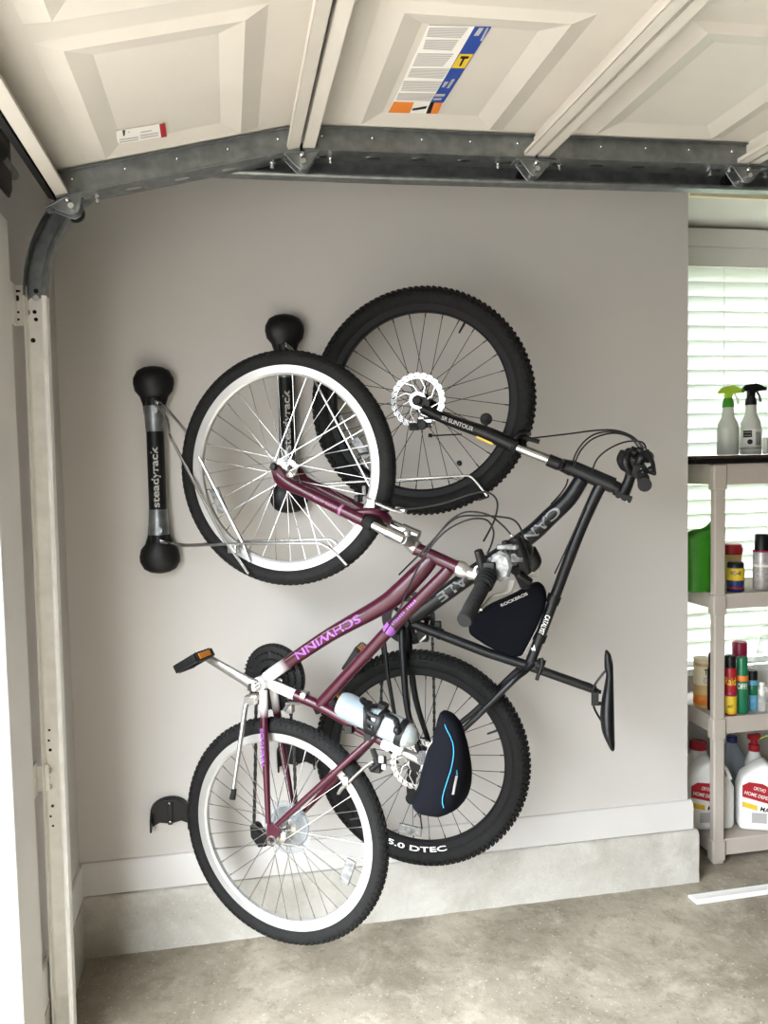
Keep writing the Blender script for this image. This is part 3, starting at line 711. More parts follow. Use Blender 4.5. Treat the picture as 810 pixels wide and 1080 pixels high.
for s_ in (1, -1):
    f = (lambda L: L) if s_ > 0 else K.m
    gp = f([K(678.3, 505, .225), K(679, 508, .28), K(680, 511.5, .342)])
    MB().tube(gp, [.0165, .0155, .0175], 20).build('grip', M['grip'], bb)
    c_ = K(674, 495, .16)
    mb = MB(); mb.tube(f([c_, K(675, 498, .19)]), .021, 16)
    mb.tube(f(spline([K(673, 492, .17), K(677, 482, .17), K(682, 478, .19), K(688, 487, .22), K(690, 500, .27)], 4)), [.014, .013, .010, .006, .006], 10)      # lever body and blade
    mb.tube(f(spline([K(672, 500, .16), K(664, 497, .18), K(660, 487, .19), K(663, 477, .18)], 4)), [.008, .012, .013, .010], 10)
    mb.ball(f([K(683, 482, .15)])[0], .017).ball(f([K(669, 478, .15)])[0], .014).ball(f([K(687, 496, .2)])[0], .012).tube(f([K(671, 474, .15), K(684, 478, .15)]), .010, 10)
    mb.build('brake_lever', M['black'], bb, bevel=.004)
mb = MB()
for p in (K(676, 494.5, .26), K(677.5, 498, .26), K(675, 506, .26), K(680, 474, .19)): mb.ball(p, .0022)
mb.build('screw', M['alloy'], bb)
for pts in ([K(562, 462, .03), K(600, 457.5, .03), K(628, 454, .06), K(650, 454, .12), K(668, 461, .14), K(677, 472, .15)],
            [K(603, 491, -.02), K(608, 477, -.03), K(618, 464, -.02), K(632, 456.5, .03), K(652, 456, .1), K(671, 464, .15), K(680, 474, .16)],
            [K(605, 492, .02), K(612, 476, .03), K(625, 463, .05), K(645, 457, .10), K(664, 461, .14), K(675, 474, .15)],
            [K(624, 498, .03), K(630, 484, .04), K(643, 473, .06), K(660, 466, .10), K(676, 466, .13), K(681, 472, .15), K(679, 478, .16)],
            [K(599, 505, .03), K(597, 512, .03), K(591, 521, .03), K(581, 532, .03)]):
    MB().tube(spline(pts, 7), .0025, 8).build('cable', M['black'], bb)
MB().tube(spline([K(617, 535, .019), K(600, 573, .019), K(585, 605, .019)], 4), .0025, 6).build('cable', M['black'], bb)
MB().tube(spline([K(551, 712, .03), K(527, 735, .055), K(500, 760, .07)], 4), .0022, 6).build('cable', M['black'], bb)
# drive train
cc = K(427, 655)
mb = MB()
for R_, w_ in ((.088, -.052), (.070, -.045)):
    n0 = len(mb.v); ringp = [(R_, -.001), (R_, .001), (R_-.016, .001), (R_-.016, -.001)]
    t_ = MB().ring(ringp, 60); mb.f += [tuple(i+n0 for i in f_) for f_ in t_.f]; mb.v += [cc+K.e1*v.x+K.e2*v.y+K.n*(v.z+w_) for v in t_.v]
for k in range(5):
    t = 2*math.pi*k/5; mb.tube([cc+K.n*-.05, cc+K.n*-.05+K.e1*(.075*math.cos(t))+K.e2*(.075*math.sin(t))], .007, 8)
mb.build('chainring', M['black'], bb)
arm = (K(372, 693, .075)-K(427, 655, .075)).normalized()
for s_ in (1, -1):
    p0 = cc+K.n*(.06*s_); p1 = p0+arm*(.17*s_)+K.n*(.012*s_)
    MB().tube([p0, p1], [.014, .010], 12).build('crank_arm', M['black'], bb)
def pedal(parent, p, ax, plate_dir, sgn, body=M['black']):
    """platform pedal: cage, end plates and an amber reflector"""
    a = ax.normalized()*sgn; b_ = plate_dir.normalized(); c_ = a.cross(b_)
    q = p+a*.055; mb = MB()
    mb.box(q+b_*.034, .092, .010, .022, (a, b_, c_)).box(q-b_*.034, .092, .010, .022, (a, b_, c_))
    mb.box(q-a*.042, .012, .072, .024, (a, b_, c_)).box(q+a*.042, .012, .072, .024, (a, b_, c_)).tube([p, q+a*.045], .009, 10)
    for k in range(5):
        mb.box(q+a*(-.03+.015*k)+b_*.034, .006, .012, .028, (a, b_, c_)).box(q+a*(-.03+.015*k)-b_*.034, .006, .012, .028, (a, b_, c_))
    o = mb.build('pedal', body, parent, bevel=.001)
    for s_ in (1, -1): MB().box(q+b_*.0405*s_, .05, .004, .016, (a, b_, c_)).build('pedal_reflector', M['orange_r'], o)
    return o
pedal(bb, cc+K.n*-.072-arm*.17, K.n, arm, -1)
pedal(bb, cc+K.n*.040+arm*.17, K.n, (K(377, 683)-K(366, 700)), 1)
def chain(parent, pts, r=.0042, m=None):
    mb = MB(); P_ = []; pts = [V(p) for p in pts]
    for i in range(len(pts)-1):
        L = (pts[i+1]-pts[i]).length; n_ = max(1, int(L/.0127))
        for j in range(n_): P_.append((pts[i].lerp(pts[i+1], (j+.5)/n_), (pts[i+1]-pts[i]).normalized()))
    for i, (p, d) in enumerate(P_):
        nn_ = K.n; q = nn_.cross(d).normalized()
        mb.box(p, .0125, .009 if i % 2 else .0065, .006 if i % 2 else .008, (d, q, nn_))
    return mb.build('chain', m or M['black'], parent)
chain(bb, [K(403, 668, -.045), K(404, 700, -.045), K(402, 735, -.045), K(404, 780, -.045), K(420, 805, -.045)])
chain(bb, [K(456, 672, -.045), K(457, 700, -.045), K(458, 740, -.045), K(458, 780, -.045)])
mb = MB()
for k, R_ in enumerate((.056, .050, .044, .038, .032, .026, .021)):
    mb.lathe([(R_, 0), (R_, .002)], crh+K.n*(-.022-.005*k), (K.e1, K.e2, K.n), 28)
mb.build('cassette', M['steel'], bb)
mb = MB(); mb.box(K(446, 668, -.03), .035, .05, .03, (K.e1, K.e2, K.n)).box(K(462, 660, -.02), .02, .03, .02, (K.e1, K.e2, K.n)); mb.build('front_derailleur', M['black'], bb, bevel=.003)
MB().box(K(446, 674, .0), .030, .010, .008, ((K(452, 670)-K(440, 680)).normalized(), K.e2, K.n)).build('derailleur_link', M['alloy'], bb, bevel=.002)
mb = MB(); mb.box(K(434, 830, -.085), .03, .07, .02, (K.e1, K.e2, K.n)).lathe([(.02, 0), (.02, .006)], K(434, 842, -.08), (K.e1, K.e2, K.n), 14).lathe([(.02, 0), (.02, .006)], K(436, 815, -.08), (K.e1, K.e2, K.n), 14); mb.build('rear_derailleur', M['black'], bb, bevel=.002)
mb = MB(); mb.box(K(449, 803, .07), .030, .045, .024, (K.e1, K.e2, K.n)).lathe([(.014, 0), (.014, .014)], K(445, 800, .07), (K.e1, K.e2, K.n), 14); mb.build('brake_caliper', M['wplastic'], bb, bevel=.004)
# kickstand
MB().tube([K(404, 664, .06), K(409, 712, .075), K(417, 758, .085)], [.0055, .0065, .006], 10).ball(K(417, 758, .085), .010).tube([K(404, 664, .06), K(424, 668, .03)], .008, 8).build('kickstand', M['black'], bb)
# lettering
dl = (K(470, 624)-K(580, 546)).normalized(); perp = K.n.cross(dl)
org = K(590.5, 536, .0)
def dn(px0, py0, s, w_, h=.030):
    o_ = K(px0, py0, .0)+K.n*.0278
    return text(s, o_-perp*h/2, dl, perp, h, M['grey_dec'], bb, 'frame_lettering', width=w_, shear=.0)
def on_tube(pl, s, c0, c1, r, h, m, parent, name, w_=None):
    """text wrapped on the near side of a straight tube from c0 to c1"""
    d_ = (c1-c0).normalized(); u_ = pl.n.cross(d_); L = (c1-c0).length
    def bend(x, y):
        ph = (y-h/2)/r; return c0+d_*x+u_*(r*math.sin(ph))+pl.n*(r*math.cos(ph)+.0006)
    return text(s, (0, 0, 0), (1, 0, 0), (0, 1, 0), h, m, parent, name, width=w_ or L, bend=bend)
def on_path(pl, s, path, a, b, r, h, m, parent):
    acc = [0]
    for p, q in zip(path, path[1:]): acc.append(acc[-1]+(q-p).length)
    def proj(pt):
        best = None
        for i in range(len(path)-1):
            d = path[i+1]-path[i]; t = max(0, min(1, (pt-path[i]).dot(d)/d.length_squared)); e = (path[i]+d*t-pt).length
            if best is None or e < best[0]: best = (e, acc[i]+d.length*t)
        return best[1]
    s0, s1 = proj(a), proj(b); sg = 1 if s1 > s0 else -1
    def at(v):
        for i in range(len(path)-1):
            if v <= acc[i+1] or i == len(path)-2:
                f_ = (v-acc[i])/(acc[i+1]-acc[i]); return path[i].lerp(path[i+1], f_), (path[min(i+2, len(path)-1)]-path[max(i-1, 0)]).normalized()
    def bend(x, y):
        p_, d_ = at(s0+sg*x); u_ = pl.n.cross(d_*sg); ph = (y-h/2)/r
        return p_+u_*(r*math.sin(ph))+pl.n*(r*math.cos(ph)+.0006)
    return text(s, (0, 0, 0), (1, 0, 0), (0, 1, 0), h, m, parent, 'frame_lettering', width=abs(s1-s0), bend=bend)
on_path(K, 'CANNONDALE', dt, K(590, 536.5), K(464, 630), .028, .032, M['grey_dec'], bb)
on_tube(K, 'SR SUNTOUR', K(467, 440.5, .064), K(500, 453, .064), .0178, .013, M['grey_p'], bb, 'fork_lettering')
on_tube(K, 'CATALYST', K(578.5, 648), K(570.5, 667.5), .0170, .016, M['white_dec'], bb, 'frame_lettering')
on_tube(K, '4', K(564.5, 679), K(562, 685), .0170, .014, M['white_dec'], bb, 'frame_lettering')

def marks(pl, c0, c1, r, h, groups, m, parent):
    """row of small worn print strokes on the near side of a tube"""
    d_ = (c1-c0).normalized(); u_ = pl.n.cross(d_); L = (c1-c0).length; n_ = sum(groups)+len(groups)-1; mb = MB(); i = 0
    for g_ in groups:
        for k in range(g_):
            p = c0+d_*(L*(i+.5)/n_)+pl.n*(r+.0002); mb.box(p+u_*(random.uniform(-.1, .1)*h), L/n_*.62, h*random.uniform(.8, 1), .0006, ((d_+u_*.15).normalized(), (u_-d_*.15).normalized(), pl.n)); i += 1
        i += 1
    return mb.build('frame_print', m, parent)
# frame bag of the black bike
def closed_poly(pts, k=4):
    n_ = len(pts); out = []
    for i in range(n_):
        p0, p1, p2, p3 = pts[i-1], pts[i], pts[(i+1) % n_], pts[(i+2) % n_]
        for j in range(k):
            t = j/k; out.append(.5*((2*p1)+(p2-p0)*t+(2*p0-5*p1+4*p2-p3)*t*t+(3*p1-p0-3*p2+p3)*t**3))
    return out
def pillow(pl, px, wc, hw, k=4):
    P_ = closed_poly([pl(x, y, wc) for x, y in px], k); c_ = sum(P_, V((0, 0, 0)))/len(P_); mb = MB(); m_ = len(P_)
    levels = [(.86, -1), (.95, -.88), (.99, -.6), (1, -.2), (1, .2), (.99, .6), (.95, .88), (.86, 1)]
    for sc_, w_ in levels:
        for p in P_: mb.v.append(c_+(p-c_)*sc_+pl.n*(hw*w_))
    for i in range(len(levels)-1):
        for k_ in range(m_): k2 = (k_+1) % m_; mb.f.append((i*m_+k_, i*m_+k2, (i+1)*m_+k2, (i+1)*m_+k_))
    # domed caps
    for base, s_ in ((0, -1), ((len(levels)-1)*m_, 1)):
        b1 = len(mb.v)
        for p in P_: mb.v.append(c_+(p-c_)*.45+pl.n*(hw*s_*1.12))
        b2 = len(mb.v); mb.v.append(c_+pl.n*(hw*s_*1.15))
        for k_ in range(m_):
            k2 = (k_+1) % m_; mb.f.append((base+k_, base+k2, b1+k2, b1+k_)); mb.f.append((b1+k_, b1+k2, b2))
    return mb
bag = thing('frame_bag', 'black triangular neoprene bag strapped inside the black mountain bike frame', 'bag', K(545, 650, 0))
bd = pillow(K, [(497, 655), (512, 640), (540, 627), (562, 615), (571, 616), (576, 625), (575, 640), (566, 662), (554, 686), (548, 691), (538, 690), (520, 683), (499, 670), (495, 663)], .0, .032).build('body', M['fabric_b'], bag, angle=60)
u_ = (K(562, 624, .03)-K(529, 639, .03)).normalized()
text('ROCKBROS', K(529, 640, .037), u_, K.n.cross(u_), .009, M['grey_p'], bag, 'lettering', width=.088, lift=.001)
mb = MB(); mb.tube([K(577, 629), K(584, 631)], .012, 10); mb.box(K(566, 700), .01, .02, .03, (K.e1, K.e2, K.n)); mb.build('strap', M['black'], bag)
mb = MB().tube([K(566, 664, .034), K(552, 690, .03)], .001, 6).build('zip', M['grey_p'], bag)

# ------------------------------------------------------------------ maroon bike
sfh, srh = V((.156, -.388, 1.559)), V((.124, -.388, .515))
S = Plane(srh, sfh, 32.5)
mbk = thing('bicycle', 'maroon bicycle with silver rims hung in front on the left wall rack', 'bicycle', srh)
# maroon paint that fades to white round the bottom bracket
BBs = S(279, 719)
pm = M['maroon'].copy(); pm.name = 'maroon_fade'; n = pm.node_tree; L = n.links
tcn = n.nodes.new('ShaderNodeTexCoord'); vm = n.nodes.new('ShaderNodeVectorMath'); vm.operation = 'DISTANCE'
L.new(tcn.outputs['Object'], vm.inputs[0]); vm.inputs[1].default_value = BBs-srh
rp = n.nodes.new('ShaderNodeValToRGB'); rp.color_ramp.elements[0].position = .055; rp.color_ramp.elements[0].color = (1, 1, 1, 1)
rp.color_ramp.elements[1].position = .105; rp.color_ramp.elements[1].color = (0, 0, 0, 1); L.new(vm.outputs['Value'], rp.inputs[0])
mx = n.nodes.new('ShaderNodeMix'); mx.data_type = 'RGBA'; L.new(rp.outputs[0], mx.inputs[0]); mx.inputs[6].default_value = (.042, .0025, .012, 1); mx.inputs[7].default_value = (.75, .73, .72, 1)
L.new(mx.outputs[2], n.nodes['Principled BSDF'].inputs['Base Color'])
sfw = wheel(mbk, sfh, 29.9, .330, .0225, .262, M['rim_s'], M['chrome'], 36, (110, .0016, 2), spin=.05, flange=.032)
srw = wheel(mbk, srh, 34.5, .330, .0225, .262, M['rim_s'], M['chrome'], 36, (110, .0022, 2), spin=.2, flange=.030)
reflector(sfw, .225, math.radians(203)); reflector(srw, .225, math.radians(-20))
dtp = spline([S(281, 715), S(300, 701.5), S(349, 669), S(399, 641), S(421, 625), S(445, 601), S(456, 589)], 5)
tubeobj('down_tube', dtp, [.017, .018, .020, .024, .027, .024, .018], pm, mbk, 18)
tubeobj('top_tube', [S(337, 743), S(342, 738), S(412, 662.5), S(468, 607), S(474, 600)], [.0155, .0165, .0172, .0172, .0165], M['maroon'], mbk, 16)
tubeobj('seat_tube', [S(279, 719), S(337, 744), S(396, 777), S(408, 784)], [.0145, .0145, .0145, .0145], pm, mbk, 16)
tubeobj('head_tube', [S(437, 578), S(442, 580), S(479, 597), S(484, 599)], [.0185, .017, .017, .0185], M['maroon'], mbk, 18)
MB().lathe([(.021, -.036), (.021, .036)], BBs, (S.e1, S.e2, S.n), 22).build('bottom_bracket', pm, mbk)
MB().tube([S(409, 666.5), S(414.5, 659)], .0182, 18).build('purple_band', M['purple'], mbk)
for s_ in (1, -1):
    f = (lambda L: L) if s_ > 0 else S.m
    c_ = srh+S.n*(.064*s_)
    e = c_+S.e2*.02
    a0 = S(277.5, 728, .028); a1 = S(283, 868, .062)
    if s_ < 0: a0, a1 = S.mir(a0), S(307, 848, -.062)
    tubeobj('chain_stay', [a0, a0.lerp(a1, .5), a1 if s_ > 0 else c_+S.e2*.03], [.0125, .0105, .0075], pm, mbk, 12)
    b0_ = S(396, 776, .012); b1_ = S(290, 872, .062)
    if s_ < 0: b0_ = S.mir(b0_); b1_ = c_+S.e2*.02+S.e1*.02
    tubeobj('seat_stay', [b0_, b0_.lerp(b1_, .15)+S.n*(.012*s_), b0_.lerp(b1_, .7)+S.n*(.01*s_), b1_], [.0095, .0095, .009, .007], M['maroon'], mbk, 12)
    mid = c_
    MB().prism([mid+S.e1*x+S.e2*y for x, y in ((-.014, .045), (.004, .05), (.03, .035), (.012, .0), (.004, -.018), (-.012, -.016), (-.016, .005))], S.n*(.005*s_)).build('dropout', M['maroon'], mbk, bevel=.001)
MB().lathe([(.010, 0), (.011, .010), (.006, .018)], srh+S.n*.066, (S.e1, S.e2, S.n), 6).lathe([(.014, -.002), (.014, .002)], srh+S.n*.068, (S.e1, S.e2, S.n), 20).build('axle_nut', M['chrome'], mbk)
# fork
for s_ in (1, -1):
    f = (lambda L: L) if s_ > 0 else S.m
    pts = f([S(290, 494, .055), S(297, 507, .057), S(323, 519.5, .057), S(363, 539, .057), S(384, 549, .057)])
    tubeobj('fork_leg', spline(pts, 4), [(.010, .008), (.020, .010), (.0155, .015), .0165, .0175], M['maroon'], mbk, 16, flat=S.e2)
    MB().prism(f([S(x, y, .055) for x, y in ((285.2, 492.5), (290.4, 488.5), (296.4, 492), (305, 504.6), (314, 511), (307.6, 517), (297, 512.5), (291, 503))]), S.n*(.010*s_)).build('dropout', M['maroon'], mbk, bevel=.003)
    MB().tube(f([S(385, 549.5, .057), S(393, 553.5, .057)]), .0185, 16).build('fork_boot', M['rubber'], mbk)
    MB().tube(f([S(390, 552, .057), S(408, 561, .057)]), .0125, 14).tube(f([S(408, 560.5, .057), S(426, 569, .057)]), [.0155, .0175], 16).build('stanchion', M['chrome'], mbk)
mb = MB(); mb.tube([S(424, 568, .06), S(432, 571, .03), S(432, 571, -.03), S(424, 568, -.06)], .016, 14).tube([S(430, 571), S(440, 579)], [.018, .021], 16).ball(S(429, 563, .05), .012); mb.build('fork_crown', M['alloy'], mbk, bevel=.002)
mb = MB(); mb.tube(spline([S(375, 541, .055), S(398, 540, .04), S(409, 548, .0), S(400, 547, -.04), S(384, 549, -.055)], 5), [.010, .012, .013, .012, .010], 12); mb.build('fork_arch', M['maroon'], mbk)
MB().lathe([(.009, 0), (.011, .008), (.008, .014)], S(290, 492, .062), (S.e1, S.e2, S.n), 12).build('axle_nut', M['black'], mbk)
ud = (S(384, 549)-S(323, 519.5)).normalized()
marks(S, S(333, 524.2, .057), S(357, 536, .057), .0168, .005, (5, 5), M['pink'], mbk)
MB().tube([S(359.5, 537.3, .057), S(362, 538.5, .057)], .0172, 18).build('pink_band', M['pink'], mbk)
# headset and stem
mb = MB(); mb.tube([S(483, 599), S(488, 601), S(494, 604)], [.021, .022, .014], 18); mb.build('headset', M['alloy'], mbk)
mb = MB(); mb.tube(spline([S(492, 603), S(500, 606), S(506, 603)], 3), [.0135, .015, .015], 14).tube([S(506, 603, -.025), S(506, 603, .03)], .018, 16); mb.build('stem', M['alloy'], mbk)
barp = spline([S(506, 603, 0), S(507, 602, .05), S(512, 606, .10), S(513, 611, .16), S(491, 653, .31)], 6)
MB().tube(S.m(barp)[::-1]+barp[1:], .0115, 14).build('handlebar', M['black'], mbk)
for s_ in (1, -1):
    f = (lambda L: L) if s_ > 0 else S.m
    A0, A1 = S(509, 619, .19), S(489.5, 655, .318)
    gp = [A0.lerp(A1, t) for t in (0, .03, .5, .97, 1)]
    g = MB().tube(f(gp), [.014, .017, .0165, .0185, .0165], 20)
    for k in range(11): q = A0.lerp(A1, .08+.06*k); d_ = (A1-A0).normalized(); g.tube(f([q-d_*.0015, q+d_*.0015]), .0185, 18)
    g.build('grip', M['grip'], mbk)
    B0, B1 = S(514, 608, .145), S(509, 618, .19)
    g = MB()
    for k in range(6): q = B0.lerp(B1, k/6); q2 = B0.lerp(B1, (k+.7)/6); g.tube(f([q, q2]), .024 if k % 2 == 0 else .021, 20)
    g.build('twist_shifter', M['rubber'], mbk)
    h = MB(); h.tube(f(spline([S(512, 604, .12), S(508, 592, .13), S(504, 580, .14)], 4)), [.012, .013, .010], 12).box(f([S(517, 600, .125)])[0], .03, .035, .03, (S.e1, S.e2, S.n))
    h.build('brake_hood', M['black'], mbk, bevel=.003)
    h = MB(); h.tube(f(spline([S(540, 613, .15), S(536, 624, .17), S(520, 629, .19), S(513, 636, .22), S(507, 643, .25)], 5)), [(.008, .004), (.007, .003), (.0045, .003), (.004, .003), (.0035, .003)], 10, flat=S.e1)
    h.build('brake_lever', M['alloy'], mbk)
mb = MB().lathe([(.020, -.010), (.030, -.006), (.030, .004), (.024, .010)], S(528, 597, .12), (S.e1, S.e2, S.n), 8, sx=.95, sy=1.25); mb.build('reflector', M['clear_r'], mbk, angle=10)
mb = MB(); mb.ball(S(550, 580, .0), .030, (1, 1, 1)).tube(spline([S(544, 566, .05), S(550, 584, .03), S(556, 604, .0)], 5), [.012, .018, .012], 12).tube(spline([S(560, 578, -.04), S(565, 592, -.05), S(560, 602, -.05)], 4), [.012, .016, .008], 12).tube([S(546, 605, .02), S(560, 614, .0)], .010, 10); mb.build('shifter_body', M['black'], mbk, bevel=.006)
MB().box(S(535, 577, .10), .05, .012, .02, (S.e1, S.e2, S.n)).box(S(546, 588, .035), .03, .022, .02, (S.e1, S.e2, S.n)).build('shifter_plate', M['clear_r'], mbk, bevel=.003)
for pts in ([S(421, 606, .02), S(432, 595, .05), S(447, 580, .06), S(460, 566, .06), S(474, 550, .07), S(488, 541, .08), S(502, 540, .08), S(517, 544, .08), S(530, 554, .08), S(539.5, 564.6, .08)],
            [S(427, 629, .03), S(438, 604, .05), S(452, 580, .06), S(468, 562, .06), S(484, 552, .07), S(500, 547, .08), S(514, 549, .10), S(520.5, 560, .11), S(519, 572, .12), S(514, 584, .13)],
            [S(447, 583, .05), S(468, 557, .05), S(485, 545, .05), S(508, 544, .05), S(527, 545, .05), S(541, 548, .05), S(549, 557, .04), S(553, 572, .03)],
            [S(418, 537, .03), S(440, 536, .03), S(468, 531, .03), S(495, 522, .04), S(513, 519, .05), S(524, 528, .07), S(522, 547, .09), S(510, 571, .13)],
            [S(427, 629, .03), S(420, 645, .035), S(405, 668, .035)]):
    MB().tube(spline(pts, 7), .0024, 8).build('cable', M['black'], mbk)
MB().ball(S(540, 565, .08), .005).build('cable_adjuster', M['alloy'], mbk)
MB().tube([S(386, 646, .026), S(346, 665, .019), S(300, 697, .019)], .0012, 6).tube([S(327, 678, -.0), S(328, 680, .0)], .002, 6).build('cable', M['chrome'], mbk)
# cranks, pedals, chainrings
ca_ = (S(221.5, 692.6, .085)-S(270, 721, .065)); 
for s_ in (1, -1):
    p0 = BBs+S.n*(.052*s_); d_ = ca_.normalized(); d_ = (d_-S.n*d_.dot(S.n)).normalized()
    p1 = p0+d_*(.17*s_)+S.n*(.02*s_)
    MB().tube([p0, p0.lerp(p1, .12), p1, p1+d_*(.01*s_)], [(.020, .010), (.016, .010), (.012, .007), (.006, .006)], 14, flat=S.n.cross(d_)).build('crank_arm', M['alloy'], mbk)
    MB().lathe([(.013, -.012), (.014, .012), (.008, .016)], p0+S.n*(.006*s_), (S.e1, S.e2, S.n), 18).build('crank_bolt', M['chrome'], mbk)
    pedal(mbk, p1, S.n, (S(210, 690, .1)-S(190, 702, .1)), s_)
gc = BBs-S.n*.045
mb = MB()
for R_, w_, th_ in ((.094, -.006, .003), (.074, .0, .002), (.055, .006, .002)):
    t_ = MB().ring([(R_, 0), (R_, th_), (R_-.018, th_), (R_-.018, 0)], 64); n0 = len(mb.v); mb.f += [tuple(i+n0 for i in f_) for f_ in t_.f]; mb.v += [gc+S.e1*v.x+S.e2*v.y+S.n*(v.z+w_) for v in t_.v]
    nt_ = int(R_*500)
    for k in range(nt_): t = 2*math.pi*k/nt_; rad = S.e1*math.cos(t)+S.e2*math.sin(t); mb.box(gc+rad*(R_+.002)+S.n*(w_+.001), .004, .006, .002, (S.n.cross(rad), rad, S.n))
mb.lathe([(.036, -.008), (.036, -.004)], gc, (S.e1, S.e2, S.n), 24)
for k in range(5): t = 2*math.pi*k/5+.4; mb.tube([gc-S.n*.005, gc-S.n*.005+S.e1*.08*math.cos(t)+S.e2*.08*math.sin(t)], .008, 8)
mb.lathe([(.100, -.018), (.100, -.014)], gc, (S.e1, S.e2, S.n), 48)
mb.build('chainring', M['black'], mbk)
mb = MB(); mb.tube(spline([S(300, 749, -.03), S(306, 742, -.03), S(316, 742, -.02), S(322, 738, 0)], 4), .005, 8).box(S(306, 746, -.04), .02, .03, .02, (S.e1, S.e2, S.n)); mb.build('front_derailleur', M['alloy'], mbk)
chain(mbk, [S(270, 735, -.045), S(269.5, 800, -.045), S(268, 868, -.05), S(272, 880, -.05)])
chain(mbk, [S(306, 745, -.045), S(310, 785, -.045), S(312, 848, -.045)])
MB().tube([S(319, 733, .0), S(323.5, 735, .0)], .0172, 16).build('cable_clamp', M['alloy'], mbk)
MB().tube([S(294, 725.4), S(311, 733)], .0151, 16).build('white_sticker', M['white_dec'], mbk)
mb = MB()
for k, R_ in enumerate((.060, .052, .045, .038, .031, .025)): mb.lathe([(R_, 0), (R_, .002)], srh+S.n*(-.030-.005*k), (S.e1, S.e2, S.n), 30)
mb.build('cassette', M['steel'], mbk)
MB().ring([(.078, -.024), (.078, -.022), (.03, -.018), (.03, -.020)], 48).build('spoke_guard', M['guard'], srw, local=True)
mb = MB(); mb.prism([S(x, y, -.085) for x, y in ((267, 868), (274, 868), (286, 880), (284, 890), (276, 891), (268, 880))], S.n*.02); mb.lathe([(.018, 0), (.018, .006)], S(272, 872, -.08), (S.e1, S.e2, S.n), 14); mb.build('rear_derailleur', M['black'], mbk, bevel=.001)
MB().tube(spline([S(310, 846, -.06), S(320, 858, -.07), S(325.5, 872, -.08), S(322, 886, -.08), S(312, 892, -.08), S(303, 889, -.075), S(290, 884, -.07)], 6), .0028, 8).build('cable', M['black'], mbk)
# kickstand
ks = MB(); ks.tube([S(272, 735, .045), S(262, 736, .05)], .011, 12).box(S(265, 738, .05), .035, .024, .02, (S.e1, S.e2, S.n)).tube([S(260, 742, .055), S(258.5, 748, .06), S(246, 834, .11)], [.0085, .0075, .0055], 12)
ks = ks.build('kickstand', M['alloy'], mbk, bevel=.002)
MB().tube([S(247, 832, .109), S(245, 843, .115)], [.0075, .009], 10).build('foot', M['rubber'], ks)
# rear and front brakes
mb = MB(); mb.tube([S(357, 837, .03), S(360, 832, .035), S(386, 808, .04), S(394, 803, .04)], [(.006, .004), (.008, .005), (.006, .004), (.004, .003)], 10).box(S(365, 823, .04), .018, .022, .014, (S.e1, S.e2, S.n)); mb.build('brake_arm', M['alloy'], mbk, bevel=.001)
mb = MB(); mb.tube([S(384, 524, .035), S(396, 530, .04), S(414, 538, .04), S(426, 541, .03)], [(.006, .004), (.009, .005), (.006, .004), (.005, .004)], 10).box(S(392, 531, .045), .022, .022, .016, (S.e1, S.e2, S.n)).tube([S(383.5, 513, .02), S(384, 521, .03)], .005, 8).tube([S(418, 536, .02), S(428, 539, .03)], .006, 8); mb.build('brake_arm', M['alloy'], mbk, bevel=.001)
for p_, a_, b_, c_ in ((S(378, 526, .03), .016, .02, .03), (S(406, 535, .03), .02, .02, .03), (S(400, 806, .0), .026, .035, .05)):
    MB().box(p_, a_, b_, c_, (S.e1, S.e2, S.n)).build('brake_pad', M['black'], mbk, bevel=.004)
MB().tube([S(393, 790, .02), S(399, 806, .03), S(391, 812, .03)], .008, 10).build('brake_noodle', M['black'], mbk)
mb = MB(); mb.box(S(402, 801, .035), .014, .018, .01, (S.e1, S.e2, S.n)).box(S(405, 809, .035), .012, .014, .01, (S.e1, S.e2, S.n)); mb.build('link', M['wplastic'], mbk, bevel=.003)
# seat post, clamp, saddle with gel cover
mb = MB(); mb.tube([S(404, 782), S(413, 787)], .0185, 16).box(S(417, 788, .02), .045, .026, .02, ((S(426, 793)-S(408, 783)).normalized(), S.n.cross((S(426, 793)-S(408, 783)).normalized()), S.n)); mb.build('seat_clamp', M['wplastic'], mbk, bevel=.004)
MB().tube([S(410, 785), S(446, 803)], .0128, 14).build('seat_post', M['alloy'], mbk)
MB().tube([S(446, 799, .03), S(446, 799, -.03)], .018, 14).tube(spline([S(462, 775, .02), S(450, 795, .022), S(452, 835, .025)], 5), .0035, 8).tube(spline([S(462, 775, -.02), S(450, 795, -.022), S(452, 835, -.025)], 5), .0035, 8).build('saddle_rail', M['chrome'], mbk)
mb, rings = saddle(S, [(465, 751), (462.5, 758), (459, 773), (455, 785), (450.5, 795), (447, 810), (444, 825), (439, 836), (442, 845), (464, 855)],
    [(468, 750), (477, 754), (486, 765), (490, 778), (492.5, 788), (495.5, 810), (495.3, 825), (493, 837), (487.5, 847.5), (470, 856)],
    [.015, .030, .038, .043, .050, .070, .085, .095, .092, .04], 24)
sd = mb.build('saddle', M['fabric_b'], mbk, angle=60)
def on_saddle(px, py, lift=.0035):
    best = None
    p = S(px, py, .06)
    for it in range(3):
        _, v0, _ = S.uvw(p); r_ = min(rings, key=lambda q: abs(S.uvw(q[0])[1]-v0))
        c_, a_, h_ = r_; x = max(-.98, min(.98, (p-c_).dot(a_.normalized())/a_.length)); w_ = h_*((1-abs(x)**2.5)**.4)
        p = S(px, py, w_+lift)
    return p
pp = [on_saddle(*q) for q in ((467, 755), (470, 767), (475, 777), (478, 786), (478.3, 797), (476, 810), (472, 823), (468, 836), (466.5, 845), (468, 852))]
MB().tube(spline(pp, 5), .0014, 8).build('piping', M['blue'], sd)
MB().prism([on_saddle(*q) for q in ((480.5, 818), (483, 818), (479, 838), (476.5, 838))], S.n*.0006).build('logo', M['grey_p'], sd)
